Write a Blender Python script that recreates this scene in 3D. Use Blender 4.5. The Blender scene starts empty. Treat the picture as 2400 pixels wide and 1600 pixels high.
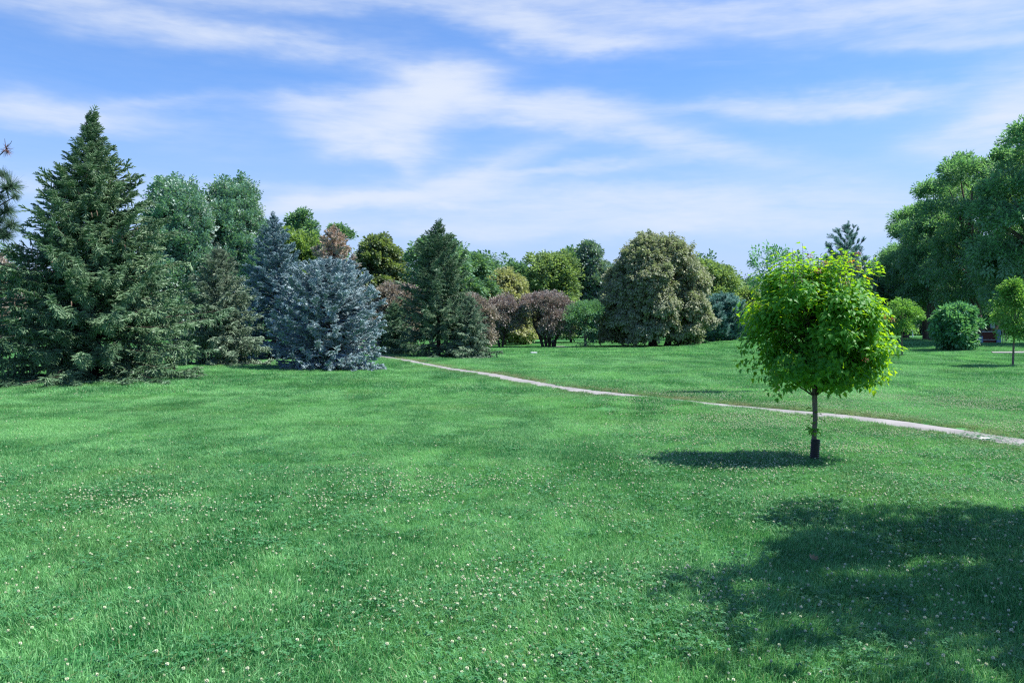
import bpy, math, random
import numpy as np
from mathutils import Vector

# ------------------------------------------------------------------ camera, sky, sun, exposure
sc = bpy.context.scene
COL = sc.collection
EYE = 1.9                    # eye height above the lawn, metres
FPX, HZ = 2000.0, 770.0      # focal length and horizon row in photograph pixels (2400 x 1600)

cam_d = bpy.data.cameras.new('camera')
cam_d.sensor_width = 36.0
cam_d.lens = 30.0
cam_d.shift_y = -30.0 / 2400.0
cam_d.clip_start = 0.1
cam_d.clip_end = 6000.0
cam = bpy.data.objects.new('camera', cam_d)
cam.location = (0, 0, EYE)
cam.rotation_euler = (math.radians(90), 0, 0)
COL.objects.link(cam)
sc.camera = cam

SUN_EL, SUN_AZ = 58.0, 3.0          # elevation; azimuth counted from +X towards +Y
SUN_DIR = Vector((math.cos(math.radians(SUN_EL)) * math.cos(math.radians(SUN_AZ)),
                  math.cos(math.radians(SUN_EL)) * math.sin(math.radians(SUN_AZ)),
                  math.sin(math.radians(SUN_EL))))
sun_d = bpy.data.lights.new('sun', 'SUN')
sun_d.energy = 4.7
sun_d.angle = math.radians(0.55)
sun_d.color = (1.0, 0.965, 0.90)
sun = bpy.data.objects.new('sun', sun_d)
sun.rotation_euler = (-SUN_DIR).to_track_quat('-Z', 'Y').to_euler()
sun.location = (40, 10, 80)
COL.objects.link(sun)

sc.view_settings.view_transform = 'Standard'
sc.view_settings.look = 'None'
sc.view_settings.gamma = 1.0
sc.view_settings.use_curve_mapping = False
sc.view_settings.exposure = 1.2
sc.cycles.use_denoising = False
sc.cycles.use_adaptive_sampling = False
sc.cycles.max_bounces = 5
sc.cycles.diffuse_bounces = 2
sc.cycles.glossy_bounces = 1
sc.cycles.transmission_bounces = 3
sc.cycles.transparent_max_bounces = 4
sc.cycles.sample_clamp_indirect = 4.0
sc.cycles.caustics_reflective = False
sc.cycles.caustics_refractive = False
sc.cycles.pixel_filter_type = 'BLACKMAN_HARRIS'
sc.cycles.filter_width = 1.25


class NT:
    """Small helper that wires a node tree from Python expressions."""
    def __init__(self, tree):
        self.t = tree
        self.n = tree.nodes
        self.l = tree.links

    def node(self, kind, **kw):
        nd = self.n.new(kind)
        for k, v in kw.items():
            setattr(nd, k, v)
        return nd

    def put(self, sock, v):
        if isinstance(v, bpy.types.NodeSocket):
            self.l.new(v, sock)
        elif isinstance(v, (tuple, list)) and len(v) == 3 and sock.type == 'RGBA':
            sock.default_value = (v[0], v[1], v[2], 1.0)
        else:
            sock.default_value = v

    def m(self, op, a, b=0.0, c=None, clamp=False):
        nd = self.node('ShaderNodeMath', operation=op, use_clamp=clamp)
        self.put(nd.inputs[0], a)
        self.put(nd.inputs[1], b)
        if c is not None:
            self.put(nd.inputs[2], c)
        return nd.outputs[0]

    def mix(self, f, a, b, blend='MIX'):
        nd = self.node('ShaderNodeMix', data_type='RGBA', blend_type=blend)
        self.put(nd.inputs[0], f)
        self.put(nd.inputs[6], a)
        self.put(nd.inputs[7], b)
        return nd.outputs[2]

    def noise(self, vec, scale, detail=3.0, rough=0.55, dist=0.0):
        nd = self.node('ShaderNodeTexNoise')
        if vec is not None:
            self.l.new(vec, nd.inputs['Vector'])
        nd.inputs['Scale'].default_value = scale
        nd.inputs['Detail'].default_value = detail
        nd.inputs['Roughness'].default_value = rough
        nd.inputs['Distortion'].default_value = dist
        return nd.outputs['Fac']

    def xyz(self, x, y, z=0.0):
        nd = self.node('ShaderNodeCombineXYZ')
        self.put(nd.inputs[0], x)
        self.put(nd.inputs[1], y)
        self.put(nd.inputs[2], z)
        return nd.outputs[0]

    def rng(self, v, a, b, c=0.0, d=1.0, smooth=True):
        nd = self.node('ShaderNodeMapRange', interpolation_type='SMOOTHSTEP' if smooth else 'LINEAR')
        self.put(nd.inputs[0], v)
        nd.inputs[1].default_value = a
        nd.inputs[2].default_value = b
        nd.inputs[3].default_value = c
        nd.inputs[4].default_value = d
        return nd.outputs[0]


# ---- the sky: clear air plus thin high cloud, given by direction
world = bpy.data.worlds.new('World')
sc.world = world
world.use_nodes = True
W = NT(world.node_tree)
W.n.clear()
sky = W.node('ShaderNodeTexSky', sky_type='NISHITA', sun_disc=False)
sky.sun_elevation = math.radians(SUN_EL)
sky.sun_rotation = math.radians(90.0 - SUN_AZ)
sky.altitude = 200
sky.air_density = 1.0
sky.dust_density = 0.6
sky.ozone_density = 2.5
tc = W.node('ShaderNodeTexCoord')
sep = W.node('ShaderNodeSeparateXYZ')
W.l.new(tc.outputs['Generated'], sep.inputs[0])
dx, dy, dz = sep.outputs
az = W.m('ARCTAN2', dx, dy)
el = W.m('ARCSINE', W.m('MINIMUM', W.m('MAXIMUM', dz, -1.0), 1.0))
base = W.xyz(az, W.m('MULTIPLY', el, 2.6))
wob1 = W.m('SUBTRACT', W.noise(base, 3.2, 4, 0.55), 0.5)
wob2 = W.m('SUBTRACT', W.noise(W.xyz(W.m('ADD', az, 7.3), W.m('MULTIPLY', el, 2.6)), 3.4, 5, 0.6), 0.5)
azw = W.m('MULTIPLY_ADD', wob1, 0.20, az)
elw = W.m('MULTIPLY_ADD', wob2, 0.085, el)
skyv = W.xyz(azw, elw)


def cloud(cx, cy, sx, sy, slope, amp):
    """One bank of thin cloud: soft-edged, leaning, placed by direction."""
    a = math.atan((cx - 1200) / FPX)
    e = math.atan((HZ - cy) / FPX * math.cos(a))
    mp = W.node('ShaderNodeMapping', vector_type='TEXTURE')
    mp.inputs['Location'].default_value = (a, e, 0)
    mp.inputs['Rotation'].default_value = (0, 0, -slope)
    mp.inputs['Scale'].default_value = (sx / FPX, sy / FPX, 1)
    W.l.new(skyv, mp.inputs[0])
    dt = W.node('ShaderNodeVectorMath', operation='DOT_PRODUCT')
    W.l.new(mp.outputs[0], dt.inputs[0])
    W.l.new(mp.outputs[0], dt.inputs[1])
    return W.m('POWER', math.exp(-1.0), dt.outputs['Value']), amp


banks = [
    (1010, 208, 120, 34, -0.22, 1.9), (965, 252, 120, 40, -0.1, 1.6), (870, 318, 130, 34, 0.10, 2.0), (905, 352, 70, 26, 0.5, 1.0),
    (720, 250, 110, 22, -0.1, 0.55),
    (1250, 250, 220, 32, 0.12, 0.95), (1480, 318, 270, 26, 0.24, 0.95), (1860, 256, 260, 22, 0.03, 0.80), (2080, 244, 170, 14, -0.08, 0.40),
    (1220, 66, 150, 24, 0.10, 1.2), (1450, 84, 110, 22, 0.05, 1.0),
    (330, 40, 460, 36, 0.08, 0.80), (640, 94, 240, 16, 0.16, 0.50), (900, 6, 600, 26, 0.0, 0.60),
    (2150, 34, 420, 38, 0.10, 0.80), (2330, 110, 240, 20, 0.14, 0.50), (1750, 4, 500, 26, 0.0, 0.55),
    (70, 262, 200, 26, 0.02, 0.95), (380, 242, 150, 16, -0.10, 0.40),
    (2400, 268, 120, 60, -0.35, 1.1), (2250, 312, 150, 28, -0.15, 0.60),
    (900, 452, 270, 18, -0.10, 1.2), (1130, 392, 150, 22, -0.25, 0.80), (690, 486, 120, 20, -0.1, 0.7),
    (1420, 470, 480, 36, 0.02, 0.85), (1180, 530, 420, 28, 0.0, 0.70), (1900, 505, 400, 40, 0.0, 0.60),
    (1300, 398, 240, 13, -0.05, 0.60), (40, 430, 320, 24, 0.0, 0.40), (560, 424, 280, 18, 0.0, 0.3),
]
total = 0.0
for b_ in banks:
    g_, amp_ = cloud(*b_)
    total = W.m('MULTIPLY_ADD', g_, amp_, total)
streak_v = W.xyz(W.m('ADD', W.m('MULTIPLY', az, 1.0), W.m('MULTIPLY', el, 0.5)), W.m('MULTIPLY', el, 5.5))
streak = W.rng(W.noise(streak_v, 5.0, 7, 0.62, 0.6), 0.28, 0.72, 0.38, 1.32, False)
fine = W.rng(W.noise(streak_v, 22.0, 5, 0.6, 0.3), 0.25, 0.75, 0.70, 1.28, False)
wide = W.rng(W.noise(streak_v, 1.7, 5, 0.6, 0.8), 0.55, 0.85, 0.0, 0.35)
dens = W.m('MULTIPLY', W.m('MULTIPLY', W.m('ADD', W.m('ADD', total, wide), 0.06), streak), fine)
dens = W.m('SUBTRACT', 1.0, W.m('EXPONENT', W.m('MULTIPLY', dens, -1.4)))
dens = W.m('MULTIPLY', dens, 0.95, clamp=True)
low = W.rng(el, 0.0, 0.30, 0.85, 0.0)                      # moisture haze low over the horizon
hsv = W.node('ShaderNodeHueSaturation')
hsv.inputs['Saturation'].default_value = 1.12
W.l.new(sky.outputs[0], hsv.inputs['Color'])
air = W.mix(1.0, hsv.outputs[0], (0.78, 1.01, 1.32), 'MULTIPLY')
air = W.mix(low, air, (3.1, 3.85, 6.0))
col = W.mix(dens, air, (5.0, 5.45, 6.3))
bg = W.node('ShaderNodeBackground')
bg.inputs['Strength'].default_value = 0.069
W.l.new(col, bg.inputs['Color'])
world.cycles.sampling_method = 'MANUAL'
world.cycles.sample_map_resolution = 256
wo = W.node('ShaderNodeOutputWorld')
W.l.new(bg.outputs[0], wo.inputs['Surface'])

# ------------------------------------------------------------------ helpers
rs = np.random.RandomState(11)


def sstep(a, b, v):
    t = np.clip((np.asarray(v, float) - a) / (b - a), 0, 1)
    return t * t * (3 - 2 * t)


def vnoise(x, y, s, seed=0):
    """Smooth lattice noise, 0..1."""
    x = np.asarray(x, float) / s
    y = np.asarray(y, float) / s
    xi, yi = np.floor(x).astype(np.int64), np.floor(y).astype(np.int64)
    fx, fy = x - xi, y - yi
    fx = fx * fx * (3 - 2 * fx)
    fy = fy * fy * (3 - 2 * fy)

    def h(a, b):
        n = (a * 374761393 + b * 668265263 + seed * 1442695041) & 0xffffffff
        n = ((n ^ (n >> 13)) * 1274126177) & 0xffffffff
        return ((n ^ (n >> 16)) & 0xffff) / 65535.0
    return (h(xi, yi) * (1 - fx) + h(xi + 1, yi) * fx) * (1 - fy) + (h(xi, yi + 1) * (1 - fx) + h(xi + 1, yi + 1) * fx) * fy


def ground(x, y):
    """Height of the lawn."""
    x = np.asarray(x, float)
    y = np.asarray(y, float)
    z = 0.80 * sstep(10, 36, x) * sstep(26, 62, y)
    z = z + 0.22 * sstep(-2, -13, x) * sstep(12, 30, y) * (1 - sstep(60, 95, y))
    z = z + 0.22 * np.exp(-((x - 2.95) / 1.35) ** 2 - ((y - 20.3) / 1.7) ** 2)
    z = z + 0.10 * (vnoise(x, y, 9.0, 3) - 0.5) * sstep(8, 22, y) + 0.05 * (vnoise(x, y, 3.5, 5) - 0.5)
    return z


def X(px, d):
    return (px - 1200.0) / FPX * d


def Zat(py, d):
    return EYE + (HZ - py) / FPX * d


def spot(px, py):
    """Where the ray through a photograph pixel meets the lawn."""
    lo = 3.0
    d = lo
    while d < 400:
        x = X(px, d)
        if Zat(py, d) < float(ground(x, d)):
            break
        d += 0.05 + d * 0.002
    return X(px, d), d


def finish(o, parent=None, label=None, cat=None, group=None, kind=None):
    COL.objects.link(o)
    if parent is not None:
        o.parent = parent
    if label:
        o['label'] = label
    if cat:
        o['category'] = cat
    if group:
        o['group'] = group
    if kind:
        o['kind'] = kind
    return o


def thing(name, label, cat, x, y, z=None, group=None, rz=0.0):
    o = bpy.data.objects.new(name, None)
    o.empty_display_size = 0.3
    o.location = (x, y, float(ground(x, y)) if z is None else z)
    o.rotation_euler = (0, 0, rz)
    return finish(o, None, label, cat, group)


def mesh(name, verts, faces, mat, tint=None, smooth=False):
    me = bpy.data.meshes.new(name)
    me.from_pydata([tuple(v) for v in verts], [], [tuple(f) for f in faces])
    if mat is not None:
        me.materials.append(mat)
    if tint is not None:
        a = me.attributes.new('tint', 'FLOAT', 'POINT')
        a.data.foreach_set('value', np.asarray(tint, np.float32))
    if smooth:
        me.polygons.foreach_set('use_smooth', np.ones(len(me.polygons), bool))
    me.update()
    return me


def obj(name, me, parent=None, **kw):
    return finish(bpy.data.objects.new(name, me), parent, **kw)


class MB:
    """Collects pieces of ONE mesh."""
    def __init__(self):
        self.v, self.f, self.t = [], [], []

    def add(self, verts, faces, tint=0.5):
        k = len(self.v)
        self.v.extend(verts)
        self.f.extend([tuple(i + k for i in f) for f in faces])
        self.t.extend([tint] * len(verts))

    def tube(self, pts, rad, sides=7, cap=True, tint=0.5):
        pts = [Vector(p) for p in pts]
        if isinstance(rad, (int, float)):
            rad = [rad] * len(pts)
        k = len(self.v)
        ref = Vector((0.31, 0.87, 0.17)).normalized()
        for i, p in enumerate(pts):
            a = pts[max(i - 1, 0)]
            b = pts[min(i + 1, len(pts) - 1)]
            d = (b - a)
            d = d.normalized() if d.length > 1e-9 else Vector((0, 0, 1))
            s = d.cross(ref)
            s = s.normalized() if s.length > 1e-4 else d.orthogonal().normalized()
            u = s.cross(d)
            for j in range(sides):
                an = 2 * math.pi * j / sides
                self.v.append(p + (s * math.cos(an) + u * math.sin(an)) * rad[i])
                self.t.append(tint)
        for i in range(len(pts) - 1):
            for j in range(sides):
                j2 = (j + 1) % sides
                self.f.append((k + i * sides + j, k + i * sides + j2, k + (i + 1) * sides + j2, k + (i + 1) * sides + j))
        if cap:
            self.f.append(tuple(k + j for j in reversed(range(sides))))
            e = k + (len(pts) - 1) * sides
            self.f.append(tuple(e + j for j in range(sides)))

    def box(self, c, s, rz=0.0, tint=0.5):
        cx, cy, cz = c
        hx, hy, hz = s[0] / 2, s[1] / 2, s[2] / 2
        vs = []
        for dx_, dy_, dz_ in ((-1, -1, -1), (1, -1, -1), (1, 1, -1), (-1, 1, -1), (-1, -1, 1), (1, -1, 1), (1, 1, 1), (-1, 1, 1)):
            x_, y_ = dx_ * hx, dy_ * hy
            vs.append(Vector((cx + x_ * math.cos(rz) - y_ * math.sin(rz), cy + x_ * math.sin(rz) + y_ * math.cos(rz), cz + dz_ * hz)))
        self.add(vs, [(3, 2, 1, 0), (4, 5, 6, 7), (0, 1, 5, 4), (1, 2, 6, 5), (2, 3, 7, 6), (3, 0, 4, 7)], tint)

    def lathe(self, prof, sides=16, tint=0.5):
        k = len(self.v)
        for r, z in prof:
            for j in range(sides):
                an = 2 * math.pi * j / sides
                self.v.append(Vector((r * math.cos(an), r * math.sin(an), z)))
                self.t.append(tint)
        for i in range(len(prof) - 1):
            for j in range(sides):
                j2 = (j + 1) % sides
                self.f.append((k + i * sides + j, k + i * sides + j2, k + (i + 1) * sides + j2, k + (i + 1) * sides + j))

    def mesh(self, name, mat, smooth=False):
        return mesh(name, self.v, self.f, mat, self.t, smooth)

    def obj(self, name, mat, parent=None, smooth=False, bevel=0.0, **kw):
        o = obj(name, self.mesh(name, mat, smooth), parent, **kw)
        if bevel:
            b = o.modifiers.new('bevel', 'BEVEL')
            b.width = bevel
            b.segments = 2
        return o


# ------------------------------------------------------------------ materials
def material(name):
    m_ = bpy.data.materials.new(name)
    m_.use_nodes = True
    t = NT(m_.node_tree)
    t.n.clear()
    out = t.node('ShaderNodeOutputMaterial')
    return m_, t, out


def leaf_mat(name, a, b, trans=0.35, rough=0.5, spec=0.25, back=None, dry=None, tcol=None):
    m_, t, out = material(name)
    at = t.node('ShaderNodeAttribute', attribute_name='tint')
    ai = t.node('ShaderNodeAttribute', attribute_name='ctint', attribute_type='INSTANCER')
    f = t.m('MULTIPLY_ADD', at.outputs['Fac'], 0.5, t.m('MULTIPLY', ai.outputs['Fac'], 0.5), clamp=True)
    c = t.mix(f, a, b)
    if dry is not None:
        ad = t.node('ShaderNodeAttribute', attribute_name='dry', attribute_type='INSTANCER')
        c = t.mix(ad.outputs['Fac'], c, dry)
    cf = c
    if back is not None:
        ge = t.node('ShaderNodeNewGeometry')
        cf = t.mix(ge.outputs['Backfacing'], c, back)
    p = t.node('ShaderNodeBsdfPrincipled')
    t.put(p.inputs['Base Color'], cf)
    p.inputs['Roughness'].default_value = rough
    p.inputs['Specular IOR Level'].default_value = spec
    tr = t.node('ShaderNodeBsdfTranslucent')
    t.put(tr.inputs['Color'], t.mix(1.0, c, tcol or (1.5, 1.5, 0.6), 'MULTIPLY'))
    mx = t.node('ShaderNodeMixShader')
    mx.inputs[0].default_value = trans
    t.l.new(p.outputs[0], mx.inputs[1])
    t.l.new(tr.outputs[0], mx.inputs[2])
    t.l.new(mx.outputs[0], out.inputs['Surface'])
    return m_


def solid(name, a, b=None, scale=8.0, rough=0.7, spec=0.3, bump=0.0, bscale=None, metal=0.0, stretch=None):
    m_, t, out = material(name)
    co = t.node('ShaderNodeTexCoord').outputs['Object']
    if stretch:
        mp = t.node('ShaderNodeMapping')
        mp.inputs['Scale'].default_value = stretch
        t.l.new(co, mp.inputs[0])
        co = mp.outputs[0]
    p = t.node('ShaderNodeBsdfPrincipled')
    nz = t.noise(co, scale, 6, 0.6)
    t.put(p.inputs['Base Color'], t.mix(t.rng(nz, 0.3, 0.7), a, b or a))
    p.inputs['Roughness'].default_value = rough
    p.inputs['Specular IOR Level'].default_value = spec
    p.inputs['Metallic'].default_value = metal
    if bump:
        bn = t.node('ShaderNodeBump')
        bn.inputs['Strength'].default_value = bump
        bn.inputs['Distance'].default_value = 0.02
        t.l.new(t.noise(co, bscale or scale * 4, 5, 0.6), bn.inputs['Height'])
        t.l.new(bn.outputs[0], p.inputs['Normal'])
    t.l.new(p.outputs[0], out.inputs['Surface'])
    return m_


def lawn_tones(t):
    """Large tonal patches of the turf itself, in world metres: mowing lanes, dry and lush spots."""
    ge = t.node('ShaderNodeNewGeometry')
    mp = t.node('ShaderNodeMapping')
    mp.inputs['Rotation'].default_value = (0, 0, math.radians(-14))
    mp.inputs['Scale'].default_value = (1.0, 0.28, 1.0)
    t.l.new(ge.outputs['Position'], mp.inputs[0])
    lane = t.noise(mp.outputs[0], 0.55, 4, 0.6, 0.4)
    spots = t.noise(ge.outputs['Position'], 1.9, 5, 0.7)
    wide_ = t.noise(ge.outputs['Position'], 0.16, 3, 0.5)
    v = t.m('ADD', t.m('MULTIPLY', lane, 0.46), t.m('ADD', t.m('MULTIPLY', spots, 0.34), t.m('MULTIPLY', wide_, 0.2)))
    warm = t.rng(t.noise(ge.outputs['Position'], 0.33, 4, 0.6), 0.52, 0.72)
    return t.rng(v, 0.415, 0.585), warm


def grass_mat():
    m_, t, out = material('grass_blades')
    v, warm = lawn_tones(t)
    at = t.node('ShaderNodeAttribute', attribute_name='tint')
    ad = t.node('ShaderNodeAttribute', attribute_name='dry', attribute_type='INSTANCER')
    c = t.mix(v, (0.022, 0.178, 0.046), (0.180, 0.445, 0.162))
    c = t.mix(t.m('MULTIPLY', warm, 0.6), c, (0.150, 0.310, 0.080))
    c = t.mix(t.rng(at.outputs['Fac'], 0.0, 0.45, 0.55, 0.0, False), c, (0.014, 0.095, 0.026))
    c = t.mix(t.rng(at.outputs['Fac'], 0.45, 1.0, 0.0, 0.85, False), c, (0.29, 0.54, 0.25))
    c = t.mix(t.m('GREATER_THAN', at.outputs['Fac'], 0.965), c, (0.30, 0.33, 0.17))
    c = t.mix(ad.outputs['Fac'], c, (0.27, 0.26, 0.15))
    p = t.node('ShaderNodeBsdfPrincipled')
    t.put(p.inputs['Base Color'], c)
    p.inputs['Roughness'].default_value = 0.45
    p.inputs['Specular IOR Level'].default_value = 0.22
    tr = t.node('ShaderNodeBsdfTranslucent')
    t.put(tr.inputs['Color'], t.mix(1.0, c, (1.2, 1.3, 0.9), 'MULTIPLY'))
    mx = t.node('ShaderNodeMixShader')
    mx.inputs[0].default_value = 0.35
    t.l.new(p.outputs[0], mx.inputs[1])
    t.l.new(tr.outputs[0], mx.inputs[2])
    t.l.new(mx.outputs[0], out.inputs['Surface'])
    return m_


def ground_mat():
    m_, t, out = material('lawn_ground')
    v, warm = lawn_tones(t)
    ge = t.node('ShaderNodeNewGeometry')
    c = t.mix(v, (0.016, 0.130, 0.034), (0.11, 0.290, 0.10))
    c = t.mix(t.m('MULTIPLY', warm, 0.5), c, (0.070, 0.150, 0.045))
    c = t.mix(t.rng(t.noise(ge.outputs['Position'], 14.0, 4, 0.7), 0.4, 0.7, 0.0, 0.6), c, (0.030, 0.090, 0.035))
    p = t.node('ShaderNodeBsdfPrincipled')
    t.put(p.inputs['Base Color'], c)
    p.inputs['Roughness'].default_value = 0.9
    p.inputs['Specular IOR Level'].default_value = 0.1
    bn = t.node('ShaderNodeBump')
    bn.inputs['Strength'].default_value = 0.8
    bn.inputs['Distance'].default_value = 0.05
    t.l.new(t.noise(ge.outputs['Position'], 25.0, 4, 0.7), bn.inputs['Height'])
    t.l.new(bn.outputs[0], p.inputs['Normal'])
    t.l.new(p.outputs[0], out.inputs['Surface'])
    return m_


M_GRASS = grass_mat()
M_GROUND = ground_mat()
M_BARK = solid('bark_grey_brown', (0.085, 0.062, 0.055), (0.16, 0.125, 0.11), 14, 0.9, 0.1, 0.8, 30, stretch=(1, 1, 0.25))
M_BARK_DARK = solid('bark_dark', (0.035, 0.026, 0.024), (0.08, 0.06, 0.055), 14, 0.9, 0.1, 0.8, 30, stretch=(1, 1, 0.25))
M_BARK_YOUNG = solid('bark_young', (0.12, 0.085, 0.075), (0.21, 0.16, 0.14), 25, 0.8, 0.2, 0.5, 60, stretch=(1, 1, 0.3))
M_CONCRETE = solid('concrete_path', (0.17, 0.166, 0.166), (0.26, 0.252, 0.25), 1.2, 0.85, 0.2, 0.4, 60)
M_CLOVER_HEAD = leaf_mat('clover_head', (0.60, 0.68, 0.46), (0.86, 0.88, 0.70), 0.35, 0.7, 0.1, tcol=(1, 1, 0.9))
M_CLOVER_LEAF = leaf_mat('clover_leaf', (0.030, 0.135, 0.045), (0.07, 0.23, 0.085), 0.3, 0.5, 0.3, tcol=(1.2, 1.3, 0.8))
M_STEM = leaf_mat('stem_green', (0.05, 0.14, 0.05), (0.09, 0.2, 0.08), 0.1)

# ------------------------------------------------------------------ scatter (foliage and turf nobody could count)
_groups = {}


def scatter_group(key, variants):
    if key in _groups:
        return _groups[key]
    g = bpy.data.node_groups.new('scatter_' + key, 'GeometryNodeTree')
    g.interface.new_socket('Geometry', in_out='INPUT', socket_type='NodeSocketGeometry')
    g.interface.new_socket('Geometry', in_out='OUTPUT', socket_type='NodeSocketGeometry')
    n, l = g.nodes, g.links
    gi, go = n.new('NodeGroupInput'), n.new('NodeGroupOutput')
    iop = n.new('GeometryNodeInstanceOnPoints')
    gti = n.new('GeometryNodeGeometryToInstance')
    for v in variants:
        oi = n.new('GeometryNodeObjectInfo')
        oi.transform_space = 'ORIGINAL'
        oi.inputs['Object'].default_value = v
        l.new(oi.outputs['Geometry'], gti.inputs[0])

    def attr(nm, dt):
        a = n.new('GeometryNodeInputNamedAttribute')
        a.data_type = dt
        a.inputs['Name'].default_value = nm
        return a.outputs['Attribute']
    l.new(gi.outputs[0], iop.inputs['Points'])
    l.new(gti.outputs[0], iop.inputs['Instance'])
    iop.inputs['Pick Instance'].default_value = True
    l.new(attr('idx', 'INT'), iop.inputs['Instance Index'])
    e2r = n.new('FunctionNodeEulerToRotation')
    l.new(attr('rot', 'FLOAT_VECTOR'), e2r.inputs[0])
    l.new(e2r.outputs[0], iop.inputs['Rotation'])
    l.new(attr('scl', 'FLOAT'), iop.inputs['Scale'])
    l.new(iop.outputs[0], go.inputs[0])
    _groups[key] = g
    return g


def scatter(name, key, variants, pos, rot, scl, parent=None, ctint=None, dry=None, seed=1, **kw):
    pos = np.asarray(pos, np.float32)
    k = len(pos)
    r_ = np.random.RandomState(seed)
    me = bpy.data.meshes.new(name)
    me.vertices.add(k)
    me.vertices.foreach_set('co', pos.ravel())

    def put(nm, ty, field, arr):
        a = me.attributes.new(nm, ty, 'POINT')
        a.data.foreach_set(field, np.ascontiguousarray(arr).ravel())
    put('rot', 'FLOAT_VECTOR', 'vector', np.asarray(rot, np.float32))
    put('scl', 'FLOAT', 'value', np.asarray(scl, np.float32))
    put('idx', 'INT', 'value', r_.randint(0, len(variants), k).astype(np.int32))
    put('ctint', 'FLOAT', 'value', (r_.rand(k) if ctint is None else np.asarray(ctint)).astype(np.float32))
    put('dry', 'FLOAT', 'value', (np.zeros(k) if dry is None else np.asarray(dry)).astype(np.float32))
    for v in variants:
        for mt in v.data.materials:
            if mt.name not in [q.name for q in me.materials if q]:
                me.materials.append(mt)
    o = bpy.data.objects.new(name, me)
    md = o.modifiers.new('scatter', 'NODES')
    md.node_group = scatter_group(key, variants)
    kw.setdefault('kind', 'stuff')
    return finish(o, parent, **kw)


def source(name, me):
    return bpy.data.objects.new(name, me)          # a pattern piece, never linked into the scene itself


def frames(D, U):
    """Euler angles that turn local +X to D with local +Z as near U as can be."""
    D = D / np.maximum(np.linalg.norm(D, axis=1, keepdims=True), 1e-9)
    U = U - (U * D).sum(1, keepdims=True) * D
    bad = np.linalg.norm(U, axis=1) < 1e-4
    U[bad] = np.cross(D[bad], np.array([0.3, 0.9, 0.1]))
    Z = U / np.maximum(np.linalg.norm(U, axis=1, keepdims=True), 1e-9)
    Y = np.cross(Z, D)
    return np.stack([np.arctan2(Y[:, 2], Z[:, 2]), -np.arcsin(np.clip(D[:, 2], -1, 1)), np.arctan2(D[:, 1], D[:, 0])], 1)


# ------------------------------------------------------------------ the ground and the paths
def axis(a, b, step, far, growth=1.28):
    core = list(np.arange(a, b + step / 2, step))
    s = step
    lo, hi = [a], [b]
    while lo[-1] > -far:
        s *= growth
        lo.append(lo[-1] - s)
    s = step
    while hi[-1] < far:
        s *= growth
        hi.append(hi[-1] + s)
    return np.array(list(reversed(lo[1:])) + core + hi[1:])


gx, gy = axis(-30, 45, 0.5, 2500), axis(0, 85, 0.5, 2500)
GX, GY = np.meshgrid(gx, gy)
GZ = ground(GX, GY)
nx, ny = len(gx), len(gy)
gv = np.stack([GX, GY, GZ], -1).reshape(-1, 3)
ii = np.arange(nx * ny).reshape(ny, nx)
gf = np.stack([ii[:-1, :-1], ii[:-1, 1:], ii[1:, 1:], ii[1:, :-1]], -1).reshape(-1, 4)
obj('ground', mesh('ground', gv.tolist(), gf.tolist(), M_GROUND, smooth=True), kind='structure')

PATH_PX = [(2560, 1062), (2400, 1039), (2250, 1013), (2100, 993), (1950, 973), (1800, 959), (1660, 949), (1520, 936),
           (1400, 921), (1280, 903), (1180, 886), (1080, 869), (1000, 856), (940, 846), (880, 837)]
_p = [((px - 1200) / FPX * (EYE * FPX / (py - HZ)), EYE * FPX / (py - HZ)) for px, py in PATH_PX]
path_pts = np.array(_p)
# straighten the foreshortened far end a little
for _ in range(2):
    path_pts[1:-1] = 0.5 * path_pts[1:-1] + 0.25 * (path_pts[:-2] + path_pts[2:])
d0 = path_pts[0] - path_pts[1]
path_pts = np.vstack([path_pts[0] + d0 / np.linalg.norm(d0) * 8, path_pts])


def densify(pts, step=0.5):
    out = [pts[0]]
    for a, b in zip(pts[:-1], pts[1:]):
        k = max(1, int(np.linalg.norm(b - a) / step))
        for j in range(1, k + 1):
            out.append(a + (b - a) * j / k)
    return np.array(out)


path_c = densify(path_pts)


def strip(name, pts, width, mat, lift=0.012, thick=0.06, rag=0.03, seed=2, **kw):
    r_ = np.random.RandomState(seed)
    tn = np.gradient(pts, axis=0)
    tn /= np.linalg.norm(tn, axis=1, keepdims=True)
    nm = np.stack([-tn[:, 1], tn[:, 0]], 1)
    vs, fs = [], []
    for i, p in enumerate(pts):
        for s in (-1, -0.33, 0.33, 1):
            w = width / 2 + (r_.rand() - 0.5) * rag
            q = p + nm[i] * w * s
            vs.append((q[0], q[1], float(ground(q[0], q[1])) + lift))
        for s in (-1, 1):
            q = p + nm[i] * (width / 2) * s
            vs.append((q[0], q[1], float(ground(q[0], q[1])) + lift - thick))
    for i in range(len(pts) - 1):
        a, b = i * 6, (i + 1) * 6
        for j in range(3):
            fs.append((a + j + 1, a + j, b + j, b + j + 1))
        fs.append((a, a + 4, b + 4, b))
        fs.append((a + 5, a + 3, b + 3, b + 5))
    return obj(name, mesh(name, vs, fs, mat), **kw)


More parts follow.
